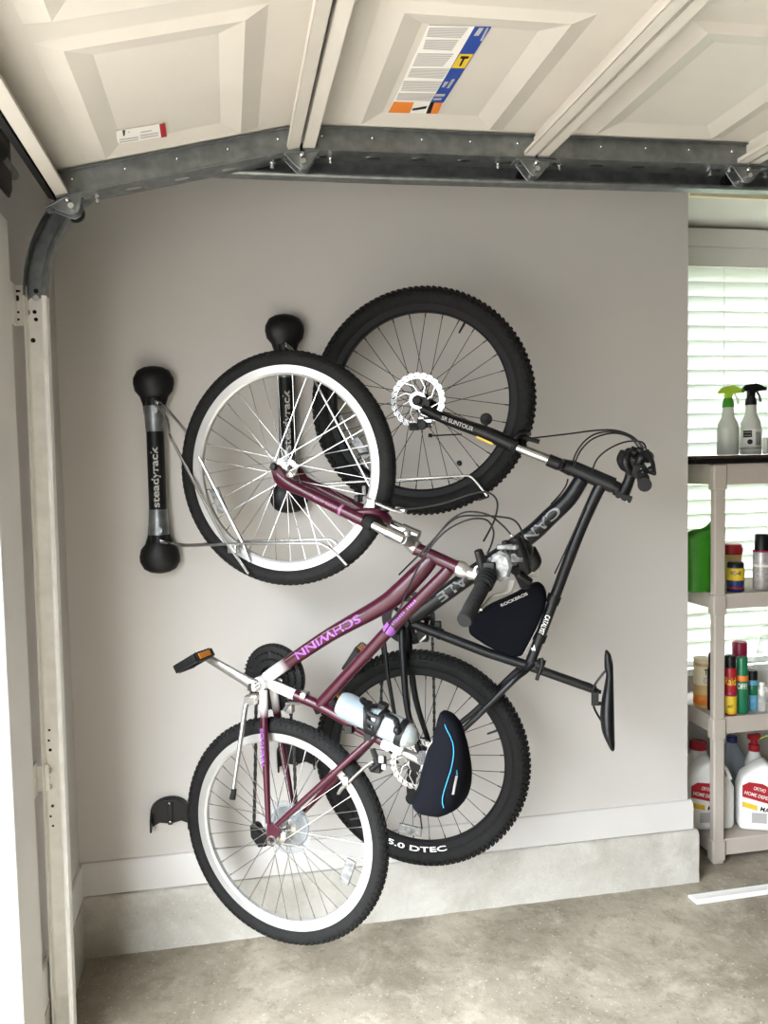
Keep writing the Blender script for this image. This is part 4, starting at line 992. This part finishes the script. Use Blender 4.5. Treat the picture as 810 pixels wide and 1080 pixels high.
MB().prism([on_saddle(*q) for q in ((481.5, 812), (484, 812), (483.3, 817), (481, 817))], S.n*.0006).build('logo', M['blue'], sd)
MB().tube(spline([S(442, 843, .03), S(443, 855, .03), S(444, 866, .03), S(445, 874, .03)], 4), .0022, 8).tube(spline([S(443, 862, .03), S(440, 858, .03), S(437, 862, .03)], 3), .0015, 6).ball(S(452, 850, .03), .007).build('drawstring', M['black'], sd)
# bottle cage
ax0, ax1 = S(358, 741, .045), S(433, 777, .045)
bd_ = (ax1-ax0).normalized()
cg = MB()
def hoop(t, r, wd):
    p = ax0.lerp(ax1, t); cg.tube([p-bd_*wd/2, p+bd_*wd/2], r, 24, cap=False)
q = S.n.cross(bd_).normalized()      # towards up-left in the photo
if q.z < 0: q = -q
def cyl(t, ang, r=.0395): p = ax0.lerp(ax1, t); return p+q*(r*math.sin(math.radians(ang)))+S.n*(r*math.cos(math.radians(ang)))
def strip(lst, w_=.006): cg.tube(spline([cyl(*a) for a in lst], 5), [(w_, .0025)]*(5*(len(lst)-1)+1), 8, flat=bd_)
strip([(.36, 95), (.40, 50), (.46, 10), (.50, -30), (.52, -80)], .010)
strip([(.62, 95), (.60, 50), (.60, 10), (.58, -30), (.58, -80)], .009)
strip([(.40, 38), (.50, 35), (.60, 38)], .006); strip([(.46, 8), (.53, 5), (.60, 8)], .006); strip([(.50, -25), (.58, -28)], .006)
strip([(.28, 100), (.30, 70), (.40, 62), (.48, 100)], .008)
strip([(.62, 62), (.76, 62), (.82, 45), (.86, 25)], .008)
cg.ball(cyl(.86, 24), .012); cg.tube([cyl(.55, 95), cyl(.55, 95)+q*.012], .015, 10)
cg.tube([cyl(.30, -110, .045), cyl(.62, -110, .045)], .010, 10).box(S(370, 768, .01), .02, .02, .035, (S.e1, S.e2, S.n)).box(S(390, 776, .01), .02, .025, .035, (S.e1, S.e2, S.n))
cg.build('bottle_cage', M['black'], mbk)
# lettering
on_path(S, 'SCHWINN', dtp, S(383, 651), S(316, 691), .0225, .0245, M['purple'], mbk)
on_tube(S, 'SCHWINN', S(277.8, 767, .045), S(279.5, 806, .052), .0125, .012, M['purple'], mbk, 'frame_lettering')
marks(S, S(441, 632), S(415.5, 658), .0172, .008, (5, 7), M['purple'], mbk)

# water bottle (held by the cage)
wb = thing('water_bottle', 'silvery translucent water bottle held in the black cage on the maroon bike', 'bottle', ax0.lerp(ax1, .5))
rr_ = .0365; Lb_ = (ax1-ax0).length
a3 = (q, S.n, bd_)
MB().lathe([(.02, -.0), (.030, .002), (rr_-.001, .014), (rr_, .03), (rr_, Lb_*.42), (rr_-.005, Lb_*.47), (rr_-.005, Lb_*.52), (rr_, Lb_*.57), (rr_, Lb_*.85)], ax0, a3, 32).build('body', M['bottle'], wb, angle=50)
MB().lathe([(rr_+.001, Lb_*.85), (rr_+.001, Lb_*.93), (rr_-.003, Lb_*.935)], ax0, a3, 32).build('cap_ring', M['black'], wb)
MB().lathe([(rr_-.002, Lb_*.93), (rr_-.003, Lb_*.97), (rr_-.010, Lb_*1.04), (rr_-.024, Lb_*1.09)], ax0, a3, 28).build('lid', M['lid'], wb, angle=50)
pz = ax0.lerp(ax1, .12)
on_t = lambda x, y: pz+bd_*x+(-q)*(rr_*math.sin((y-.002)/rr_))+S.n*(rr_*math.cos((y-.002)/rr_)+.0004)
marks(S, pz+q*.006, pz+q*.006+bd_*.04, rr_, .003, (10,), M['grey_dec'], wb)

# ------------------------------------------------------------------ wall racks
def rack(X, zt, zb2, label, pieces):
    t = thing('bike_rack', label, 'bike rack', (X, 0, zb2), 'wall mounted bike racks')
    mb = MB(); Y0 = -.042
    mb.tube([(X, Y0, zb2+.05), (X, Y0, zt-.05)], .0275, 20); mb.bx(X-.022, X+.022, -.035, -.0, zb2+.05, zt-.05); mb.build('column', M['black'], t)
    for z_, s_ in ((zt, 1), (zb2, -1)):
        m2 = MB()
        pr = [(.030, -.115), (.033, -.10), (.036, -.07), (.044, -.045), (.058, -.028), (.063, -.005), (.062, .012), (.050, .035), (.030, .046), (.008, .050)]
        m2.lathe([(r, zz*s_) for r, zz in pr], (X, -.035, z_), None, 30, 1.0, .55).build('end_cap', M['black'], t, angle=60)
        m3 = MB(); m3.tube([(X, Y0, z_-.155*s_), (X, Y0, z_-.075*s_)], [.0290, .0330], 20, cap=False)
        m3.lathe([(.010, 0), (.010, .006)], (X+.004, Y0-.034, z_-.09*s_), (V((1, 0, 0)), V((0, 0, 1)), V((0, -1, 0))), 12)
        m3.build('pivot_bracket', M['galv'], t)
    h = .030; cz = (zt+zb2)/2-.02; L_ = .19
    def bend(x, y):
        ph = -(y-h/2)/.0278; return V((X+.0281*math.sin(ph), Y0-.0281*math.cos(ph), cz-L_/2+x))
    text('steadyrack', (0, 0, 0), (1, 0, 0), (0, 1, 0), h, M['grey_p'], t, 'lettering', width=L_, bend=bend)
    return t
zt, zb2 = 1.57+.267, 1.57-.287
rk1 = rack(-.221, zt, zb2, 'left black bike rack column holding the maroon bike front wheel', None)
rk2 = rack(.193, 1.57+.433, 1.57-.108, 'second black bike rack column, behind the maroon bike front wheel', None)
def rods(t, lst, r=.0042, m=None):
    for pts, sm in lst: MB().tube(spline(pts, 6) if sm else pts, r, 10).build('cradle_arm', m or M['steel'], t)
def fil(pts, rad=.02):   # polyline with rounded corners
    out = [pts[0]]
    for i in range(1, len(pts)-1):
        a, b_, c_ = pts[i-1], pts[i], pts[i+1]; d1 = (a-b_).normalized(); d2 = (c_-b_).normalized(); r_ = min(rad, (a-b_).length*.4, (c_-b_).length*.4)
        for k in range(7): t = k/6; out.append((b_+d1*r_)*(1-t)**2+b_*2*t*(1-t)+(b_+d2*r_)*t*t)
    out.append(pts[-1]); return out
w_ = .040
rods(rk1, [(fil([atY(163, 423, -.075), atY(170, 425, -.08), S(178, 433, -w_), S(197, 456, -w_), S(228, 520, -w_), S(258, 574, -w_), S(264, 592, -w_)]), 0),
           (fil([atY(164, 425, -.08), atY(177, 441, -.11), S(179, 459, w_), S(235, 567, w_), S(262, 605, w_)]), 0),
           (fil([atY(169, 570, -.075), atY(176, 572, -.08), S(191, 576, w_), S(250, 573.5, w_), S(338, 572.5, w_), S(352, 581, w_), S(366, 596, w_)]), 0),
           (fil([atY(170, 572, -.075), S(200, 575, -w_), S(258, 571, -w_), S(350, 569, -w_), S(359, 579, -w_), S(361, 593, -w_)]), 0),
           ([S(210, 482, w_*.6), S(257, 575, w_*.6), S(263, 592, w_*.6)], 0)])
MB().tube([S(366, 596, w_), S(361, 594, -w_)], .0065, 10).build('hook_sleeve', M['black'], rk1)
MB().box(S(246, 578, .03), .03, .03, .02, (S.e1, S.e2, S.n)).build('cradle_joint', M['steel'], rk1, bevel=.003)
w2 = .042
rods(rk2, [(fil([atY(301, 362, -.08), atY(306, 366, -.09), K(325, 388, w2), K(394, 521, w2), K(400, 533, w2)]), 0),
           (fil([atY(301, 364, -.075), K(332, 386, -w2), K(399, 515, -w2), K(404, 528, -w2)]), 0),
           (fil([atY(305, 513, -.08), K(325, 512, w2), K(346, 509.5, w2), K(496, 501.5, w2), K(504, 510, w2), K(514, 523, w2)]), 0),
           (fil([atY(306, 515, -.075), K(330, 514, -w2), K(480, 503.5, -w2), K(494, 512, -w2), K(506, 526, -w2)]), 0)])
MB().tube([K(514, 523, w2), K(506, 526, -w2)], .0065, 10).build('hook_sleeve', M['black'], rk2)
def rest(X, z_, label):
    t = thing('tyre_rest', label, 'tyre rest', (X, 0, z_), 'black tyre rests on the wall')
    mb = MB(); r = .062
    arc = [V((X+r*math.cos(a_), 0, z_+.0+r*.72*math.sin(a_))) for a_ in [math.pi*i/12 for i in range(13)]]
    poly = arc+[V((X-r, 0, z_-.055)), V((X-r+.028, 0, z_-.04)), V((X, 0, z_-.048)), V((X+r-.028, 0, z_-.04)), V((X+r, 0, z_-.055))]
    mb.prism(poly, (0, -.010, 0)); mb.build('plate', M['black'], t, bevel=.003)
    m2 = MB()
    for s_ in (-1, 1):
        m2.prism([V((X+s_*r, -.008, z_+.01)), V((X+s_*r, -.055, z_-.015)), V((X+s_*r, -.055, z_-.052)), V((X+s_*r, -.008, z_-.050))], (-.006*s_, 0, 0))
    out = []; 
    for i in range(13):
        a_ = math.pi*i/12; out.append(V((X+r*math.cos(a_), -.008, z_+r*.72*math.sin(a_)))); 
    b_ = len(m2.v)
    for p in out: m2.v += [p, V((p.x, -.026, p.z-.004)), V((X+(p.x-X)*.9, -.026, z_+(p.z-z_)*.9-.008)), V((X+(p.x-X)*.9, -.008, z_+(p.z-z_)*.9))]
    for i in range(12):
        for k in range(4): k2 = (k+1) % 4; m2.f.append((b_+4*i+k, b_+4*i+k2, b_+4*i+4+k2, b_+4*i+4+k))
    m2.f.append((b_, b_+1, b_+2, b_+3)); m2.f.append((b_+48, b_+49, b_+50, b_+51))
    m2.bx(X-.007, X+.007, -.022, -.008, z_-.045, z_+.03)
    m2.build('cheek', M['black'], t, bevel=.001)
    m4 = MB()
    for dz in (.028, -.034): m4.ball((X, -.022, z_+dz), .0055)
    m4.build('screw', M['steel'], t)
    return t
rest(-.221, .452, 'black plastic tyre rest screwed to wall left of the maroon bike rear wheel')
rest(.191, .612, 'black plastic tyre rest on wall seen through the maroon bike rear wheel')

# ------------------------------------------------------------------ shelf unit
YSF = .07; SD = .36
XS0 = atY(753.5, 700, YSF).x; XS1 = XS0+.86
sh = thing('shelf_unit', 'taupe plastic four tier shelf unit standing before the window at right', 'shelf', (XS0+.45, YSF+SD/2, 0))
zs = {k: atY(770, y, YSF).z for k, y in dict(t1=490, t1b=511, m1=627.5, m1b=642.5, l1=757.5, l1b=774, b1=886, b1b=902).items()}
PW = atY(765, 700, YSF).x-XS0
zbot = 0.0
for x in (XS0, XS1-PW):
    PD = .032
    for y in (YSF, YSF+SD-PD):
        mb = MB().bx(x, x+PW, y, y+PD, zbot, zs['t1']+.0)
        for a_ in ('t1', 'm1', 'l1', 'b1'): mb.bx(x-.006, x+PW+.004, y-.004, y+PD+.006, max(zs[a_+'b']-.02, .002), zs[a_]+.002)
        mb.build('post', M['plasticpost'], sh, bevel=.006)
for i, (a_) in enumerate(('t1', 'm1', 'l1', 'b1')):
    z1, z0 = zs[a_], zs[a_+'b']
    mb = MB().bx(XS0+.012, XS1-.012, YSF+.006, YSF+SD-.006, z1-.006, z1).bx(XS0+.02, XS1-.02, YSF+.004, YSF+.012, z0, z1+.004).bx(XS0+.02, XS1-.02, YSF+SD-.012, YSF+SD-.004, z0, z1+.004)
    mb.bx(XS0+.004, XS0+.012, YSF+.02, YSF+SD-.02, z0, z1+.004).bx(XS1-.012, XS1-.004, YSF+.02, YSF+SD-.02, z0, z1+.004)
    mb.build('shelf_board', M['plasticpost'], sh, bevel=.003)
tp, md, lw, bt = zs['t1']+.001, zs['m1']+.001, zs['l1']+.001, zs['b1']+.001
def onsh(px, Y, z): p = atY(px, 500, Y); return V((p.x, Y, z))
# dark board on the top
bo = tag(MB().bx(XS0-.09, XS1+.02, YSF-.015, YSF+SD+.01, tp+.0035, tp+.020).build('tray', M['black'], bevel=.003), 'black tray lying on top of the plastic shelf unit', 'tray')
cl_ = MB().bx(XS0-.085, XS1+.01, YSF-.012, YSF+SD, tp+.0215, tp+.034)
tag(cl_.build('wooden_board', M['brown'], bevel=.005), 'dark brown board lying on the black tray above the shelf', 'board')
TOPZ = tp+.035
def band(t, c_, r, z0, z1, m, name='label', seg=28, sx=1, sy=1):
    return MB().lathe([(r, z0), (r+.0007, z0+.001), (r+.0007, z1-.001), (r, z1)], c_, None, seg, sx, sy).build(name, m, t)
def words(t, s, c_, r, z_, h, m, name='lettering', w_=None, a0=0):
    """lettering wrapped on an upright cylinder, facing the room"""
    base = math.radians(-90+a0); L_ = w_ or h*len(s)*.62
    def bend(x, y): a_ = base+(x-L_/2)/r; return V(c_)+V(((r+.0012)*math.cos(a_), (r+.0012)*math.sin(a_), z_+y))
    return text(s, (0, 0, 0), (1, 0, 0), (0, 1, 0), h, m, t, name, width=L_, bend=bend)
def can(px, Y, z, r, h, body, cap, label, cat='spray can', capr=.85, caph=.05, bands=(), txt=(), lean=-32):
    c_ = onsh(px, Y, z); t = thing('spray_can', label, cat, c_)
    MB().lathe([(r*.94, 0), (r, .003), (r, h-.012), (r*.9, h-.002), (r*.72, h)], c_, None, 28).build('can_body', body, t, angle=50)
    MB().lathe([(r*capr, h-.006), (r*capr, h+caph-.006), (r*capr*.85, h+caph)], c_, None, 28).build('cap', cap, t, angle=50)
    for z0, z1, m in bands: band(t, c_, r, z0, z1, m)
    for s, z_, hh__, m, ww in txt: words(t, s, c_, r, z_, hh__, m, w_=ww, a0=lean)
    return t
# top: spray bottles
def spray_bottle(px, Y, z, r, hb, body, trig, label, dirn, tr2=None, hn=.075, sc_=1, lab=None):
    c_ = onsh(px, Y, z); t = thing('spray_bottle', label, 'spray bottle', c_)
    MB().lathe([(r*.92, 0), (r, .006), (r, hb*.55), (r*.92, hb*.66), (r*.58, hb*.80), (r*.50, hb)], c_, None, 30).build('body', body, t, angle=50)
    MB().lathe([(r*.55, hb), (r*.50, hb+.022), (r*.38, hb+.036)], c_, None, 20).build('collar', trig, t)
    d = V((math.cos(dirn), math.sin(dirn), 0)); s_ = V((-d.y, d.x, 0)); top = c_+V((0, 0, hb+.03))
    P_ = [top+d*a+V((0, 0, b_)) for a, b_ in ((-.014, 0), (.014, 0), (.016, .022), (.050, .026), (.052, .042), (.020, .056), (-.022, .050), (-.040, .030), (-.036, .022), (-.014, .026))]
    MB().prism([p-s_*.010 for p in P_], s_*.020).build('sprayer_head', tr2 or trig, t, bevel=.003)
    MB().tube(spline([top+d*.022+V((0, 0, .026)), top+d*.036+V((0, 0, .004)), top+d*.040+V((0, 0, -.018))], 5), [(.006, .004)]*11, 8).build('trigger', M['wplastic'] if tr2 else trig, t)
    MB().lathe([(.007, 0), (.008, .012)], top+d*.050+V((0, 0, .034)), (s_, V((0, 0, 1)), d), 12).build('nozzle', trig, t)
    return t, c_
spray_bottle(767.5, .20, TOPZ, .041, .185, M['cloudy'], M['green'], 'plain cloudy spray bottle with green sprayer on top of shelf', math.radians(-10), M['lime'])
t, c_ = spray_bottle(791.5, .22, TOPZ, .040, .195, M['cloudy'], M['black'], 'labelled spray bottle with black trigger on top of shelf', math.radians(-5))
band(t, c_, .040, .015, .100, M['paper'])
def patch(t, c_, r, a0, a1, z0, z1, m, name):
    mb = MB(); n_ = 8
    for i in range(n_+1):
        a_ = math.radians(a0+(a1-a0)*i/n_)
        for z_ in (z0, z1): mb.v.append(c_+V((r*math.cos(a_), r*math.sin(a_), z_)))
    for i in range(n_): mb.f.append((2*i, 2*i+2, 2*i+3, 2*i+1))
    o = mb.build(name, m, t); q = o.modifiers.new('thick', 'SOLIDIFY'); q.thickness = .0004; return o
patch(t, c_, .0412, -165, -118, .068, .094, M['black'], 'logo_patch'); patch(t, c_, .0417, -163, -122, .074, .077, M['grey_p'], 'logo_stripe'); patch(t, c_, .0417, -163, -120, .085, .088, M['grey_p'], 'logo_stripe')
patch(t, c_, .0412, -100, -68, .036, .088, M['grey_p'], 'small_print')
MB().lathe([(.010, 0), (.010, .0008)], c_+V((.041*math.cos(math.radians(-128)), .041*math.sin(math.radians(-128)), .05)), (V((1, -.6, 0)).normalized(), V((0, 0, 1)), V((-.6, -1, 0)).normalized()), 16).build('mark', M['black'], t)
band(t, c_, .0403, .020, .030, M['grey_p'], 'label_stripe')
pbx = onsh(812, .24, TOPZ); tag(MB().box(pbx+V((0, 0, .034)), .05, .03, .066).build('box', M['paper'], bevel=.002), 'small pale box beside the labelled spray bottle on shelf top', 'box')
# middle shelf
wc = onsh(735.5, .20, md); t = thing('watering_can', 'bright green plastic watering can on the middle shelf beside the wall', 'watering can', wc)
mb = MB(); P_ = []
seg = 28; rings_ = 12
for i in range(rings_+1):
    for k in range(seg):
        a_ = 2*math.pi*k/seg; hh2 = .235+.055*max(0, math.cos(a_-math.radians(-15)))**3*1.0 - .03*max(0, math.cos(a_-math.radians(165)))
        f_ = i/rings_; r_ = (.060+.014*f_)
        mb.v.append(wc+V((r_*math.cos(a_), r_*.8*math.sin(a_), hh2*f_)))
for i in range(rings_):
    for k in range(seg): k2 = (k+1) % seg; mb.f.append((i*seg+k, i*seg+k2, (i+1)*seg+k2, (i+1)*seg+k))
mb.f.append(tuple(range(seg)))
o = mb.build('body', M['green'], t, angle=60); sm = o.modifiers.new('thick', 'SOLIDIFY'); sm.thickness = .003
MB().tube(spline([wc+V((.066, 0, .04)), wc+V((.10, .0, .08)), wc+V((.11, .0, .20)), wc+V((.080, 0, .25))], 5), .008, 10).build('handle', M['green'], t)
can(776, .14, md, .033, .102, M['navy'], M['black'], 'short navy can with yellow shield label on middle shelf', capr=.95, caph=.012, bands=((.045, .092, M['yellow']), (.012, .018, M['red'])), txt=(('WD-40', .066, .016, M['navy'], .040),))
can(804, .15, md, .033, .155, M['can_grey'], M['black'], 'grey and white spray paint can with tall black cap on middle shelf', capr=.80, caph=.062, bands=((.148, .154, M['wine']), (.09, .10, M['paper'])), txt=())
c_ = onsh(772, .26, md); t = thing('tub', 'tan tub with red lid at the back of the middle shelf', 'tub', c_)
MB().lathe([(.036, 0), (.038, .01), (.038, .13)], c_, None, 28).build('body', M['tan'], t); MB().lathe([(.042, .13), (.044, .15), (.036, .17)], c_, None, 28).build('lid', M['red'], t)
c_ = onsh(753, .345, md); t = thing('jar', 'cream jar behind the shelf post on the middle shelf', 'jar', c_)
MB().lathe([(.036, 0), (.038, .01), (.038, .16), (.030, .17)], c_, None, 28).build('body', M['cream'], t); MB().lathe([(.036, .17), (.038, .2), (.030, .205)], c_, None, 28).build('lid', M['tan'], t)
# lower shelf
c_ = onsh(743, .24, lw); t = thing('tin', 'orange and cream cardboard tin on lower shelf left of the post', 'tin', c_)
MB().lathe([(.039, 0), (.040, .003), (.040, .178), (.039, .182)], c_, None, 28).build('body', M['tan'], t); MB().lathe([(.041, .178), (.041, .192), (.037, .193)], c_, None, 28).build('lid', M['cream'], t)
band(t, c_, .040, .09, .165, M['cream']); words(t, 'TO', c_, .0408, .135, .022, M['black'], w_=.03, a0=-10); words(t, 'Go', c_, .0408, .10, .024, M['grey_p'], w_=.035, a0=-10); band(t, c_, .0402, .01, .05, M['orange'], 'label_stripe')
can(754, .18, lw, .026, .17, M['black'], M['black'], 'black can half hidden behind the shelf post on lower shelf', caph=.055)
can(771, .115, lw, .0245, .185, M['red'], M['black'], 'red and yellow insect spray can beside the post on lower shelf', caph=.045, bands=((.006, .075, M['yellow']), (.075, .090, M['wine'])), txt=(('Raid', .118, .032, M['yellow'], .042), ('ANT', .03, .012, M['black'], .02)))
can(781, .22, lw, .030, .19, M['navy'], M['wine'], 'can with wine red cap behind the green can on lower shelf', capr=.95, caph=.065)
can(783.5, .12, lw, .0235, .175, M['dgreen'], M['dgreen'], 'dark green insect repellent can with orange print on lower shelf', caph=.045, capr=.9, bands=((.128, .150, M['orange']),), txt=(('OFF!', .098, .022, M['white_dec'], .036),))
can(794.5, .15, lw, .0215, .125, M['skyblue'], M['black'], 'small blue can with black cap on lower shelf', caph=.03, capr=.95, bands=((.06, .10, M['dgreen']),))
c_ = onsh(805, .12, lw); t = thing('pump_bottle', 'tiny clear pump bottle with white sprayer at front of lower shelf', 'bottle', c_)
MB().lathe([(.014, 0), (.015, .004), (.015, .05), (.008, .06)], c_, None, 20).build('body', M['bag_clear'], t, angle=50); MB().lathe([(.009, .06), (.009, .08), (.006, .082), (.006, .10), (.010, .101), (.009, .112)], c_, None, 16).build('pump', M['wplastic'], t)
c_ = onsh(815, .26, lw); t = thing('plastic_bag', 'crumpled clear plastic bag standing at the right of lower shelf', 'bag', c_)
mb = MB(); seg, rg = 24, 14
for i in range(rg+1):
    f_ = i/rg
    for k in range(seg):
        a_ = 2*math.pi*k/seg; r_ = .075*(1-.55*f_**2)*(1+.12*math.sin(5*a_+6*f_)+random.uniform(-.06, .06))
        mb.v.append(c_+V((r_*math.cos(a_), r_*.8*math.sin(a_), .30*f_+.001)))
for i in range(rg):
    for k in range(seg): k2 = (k+1) % seg; mb.f.append((i*seg+k, i*seg+k2, (i+1)*seg+k2, (i+1)*seg+k))
mb.f.append(tuple(range(seg))); mb.f.append(tuple(rg*seg+k for k in range(seg)))
mb.build('bag', M['bag_clear'], t, angle=80)
# bottom shelf jugs
def jug(px, Y, label, W_=.19, H_=.29, D_=.10, rot=0, sc_=1):
    c_ = onsh(px, Y, bt); t = thing('jug', label, 'jug', c_, 'white weed and insect killer jugs')
    mb = MB(); e1 = V((math.cos(rot), math.sin(rot), 0)); e2 = V((-math.sin(rot), math.cos(rot), 0)); z3 = V((0, 0, 1)); w2_ = W_/2
    out = [(-w2_+.01, 0), (w2_-.01, 0), (w2_, .012), (w2_, H_*.62), (w2_-.02, H_*.76), (w2_-.045, H_*.80), (w2_-.075, H_*.97), (.005, H_), (-.035, H_*.93), (-w2_+.012, H_*.78), (-w2_, H_*.62), (-w2_, .012)]
    P_ = [c_+e1*a+z3*b_ for a, b_ in out]
    cen = c_+z3*H_*.45
    for s_, f_ in ((-1, .90), (-.75, .985), (-.3, 1), (.3, 1), (.75, .985), (1, .90)):
        for p in P_: mb.v.append(cen+(p-cen)*f_+e2*(D_/2*s_))
    n_ = len(P_)
    for i in range(5):
        for k in range(n_): k2 = (k+1) % n_; mb.f.append((i*n_+k, i*n_+k2, (i+1)*n_+k2, (i+1)*n_+k))
    mb.f.append(tuple(range(n_))); mb.f.append(tuple(5*n_+k for k in range(n_)))
    mb.build('body', M['wplastic'], t, bevel=.008, angle=60)
    # handle loop: dark hollow shown by a raised arch
    MB().tube(spline([c_+e1*(w2_-.022)+z3*H_*.74-e2*(D_/2), c_+e1*(w2_-.040)+z3*H_*.90-e2*(D_/2-.006), c_+e1*(.03)+z3*H_*.93-e2*(D_/2-.004), c_+e1*(.015)+z3*H_*.80-e2*(D_/2)], 5), .008, 10).build('handle', M['wplastic'], t)
    f = lambda a, b_, k=1: c_+e1*a+z3*(b_-(.25*(a+.02) if b_ > .08 and k > 1 else 0))-e2*(D_/2+.0008*k+.002)
    lb = MB().prism([f(a, b_) for a, b_ in ((-.085, .03), (.035, .03), (.045, .05), (.045, .16), (.030, .185), (-.01, .197), (-.06, .19), (-.085, .17))], e2*-.0006).build('label', M['paper'], t)
    MB().prism([f(a, b_, 2) for a, b_ in ((-.085, .125), (.045, .125), (.045, .16), (.030, .185), (-.01, .197), (-.06, .19), (-.085, .17))], e2*-.0006).build('red_panel', M['red'], lb)
    MB().prism([f(a, b_, 2) for a, b_ in ((-.085, .085), (-.03, .085), (-.03, .105), (-.085, .105))], e2*-.0006).build('yellow_panel', M['yellow'], lb)
    MB().prism([f(a, b_, 2) for a, b_ in ((-.05, .038), (.005, .038), (.005, .078), (-.05, .078))], e2*-.0006).build('picture', M['grey_p'], lb)
    text('ORTHO', f(-.045, .165, 3), e1-z3*.25, z3, .014, M['white_dec'], t, 'lettering', width=.045)
    text('HOME DEFENSE', f(-.078, .138, 3), e1-z3*.25, z3, .014, M['white_dec'], t, 'lettering', width=.115)
    text('MAX', f(-.02, .088, 3), e1-z3*.25, z3, .018, M['black'], t, 'lettering', width=.05)
    return t
jug(746, .20, 'white jug with red label behind the post on bottom shelf', rot=math.radians(-8), H_=.28)
jug(806, .14, 'white jug with red label at front right of bottom shelf', rot=math.radians(-22), H_=.275)
c_ = onsh(737, .33, bt); t = thing('jug', 'white container with round red cap at back left of bottom shelf', 'jug', c_)
MB().lathe([(.055, 0), (.058, .01), (.058, .20), (.035, .25), (.030, .27)], c_, None, 28, 1, .8).build('body', M['wplastic'], t, angle=50); MB().lathe([(.034, .268), (.034, .295), (.03, .30)], c_, None, 24).build('cap', M['red'], t)
c_ = onsh(773, .345, bt); t = thing('jug', 'grey blue jug at the back between the white jugs on bottom shelf', 'jug', c_)
MB().lathe([(.06, 0), (.062, .01), (.062, .18), (.035, .25), (.020, .28)], c_, None, 28, 1.1, .7).build('body', M['greyblue'], t, angle=50); MB().lathe([(.022, .278), (.022, .30), (.018, .303)], c_, None, 20).build('cap', M['navy'], t)
c_ = onsh(797, .30, bt); t = thing('spray_bottle', 'white bottle with red sprayer behind the front jug on bottom shelf', 'spray bottle', c_)
MB().lathe([(.035, 0), (.036, .005), (.036, .20), (.018, .25)], c_, None, 24).build('body', M['wplastic'], t, angle=50)
MB().lathe([(.022, .25), (.022, .275), (.014, .28), (.014, .30)], c_, None, 20).box(c_+V((.0, 0, .308)), .05, .02, .02).build('sprayer_head', M['red'], t)
MB().tube(spline([c_+V((.02, -.01, .30)), c_+V((.05, -.03, .315)), c_+V((.085, -.05, .27)), c_+V((.095, -.05, .2))], 5), .003, 8).build('hose', M['lime'], t)

# ------------------------------------------------------------------ floor piece: white trim offcut
p0, p1, p2, p3 = atZ(727, 940, .012), atZ(735, 951, .012), atZ(812, 940, .012), atZ(812, 930, .012)
d_ = (p2-p1).normalized(); s_ = V((-d_.y, d_.x, 0)); w_t = .055; e_ = p1
poly = [e_, e_+s_*w_t, e_+s_*w_t+V((0, 0, .006)), e_+s_*(w_t-.012)+V((0, 0, .014)), e_+s_*.02+V((0, 0, .010)), e_+s_*.008+V((0, 0, .014)), e_+V((0, 0, .010))]
poly = [V((p.x, p.y, p.z-.0115)) for p in poly]
tag(MB().prism(poly, d_*.9).build('trim_offcut', M['wplastic'], bevel=.001), 'white moulding strip lying on the concrete floor at the lower right', 'moulding strip')
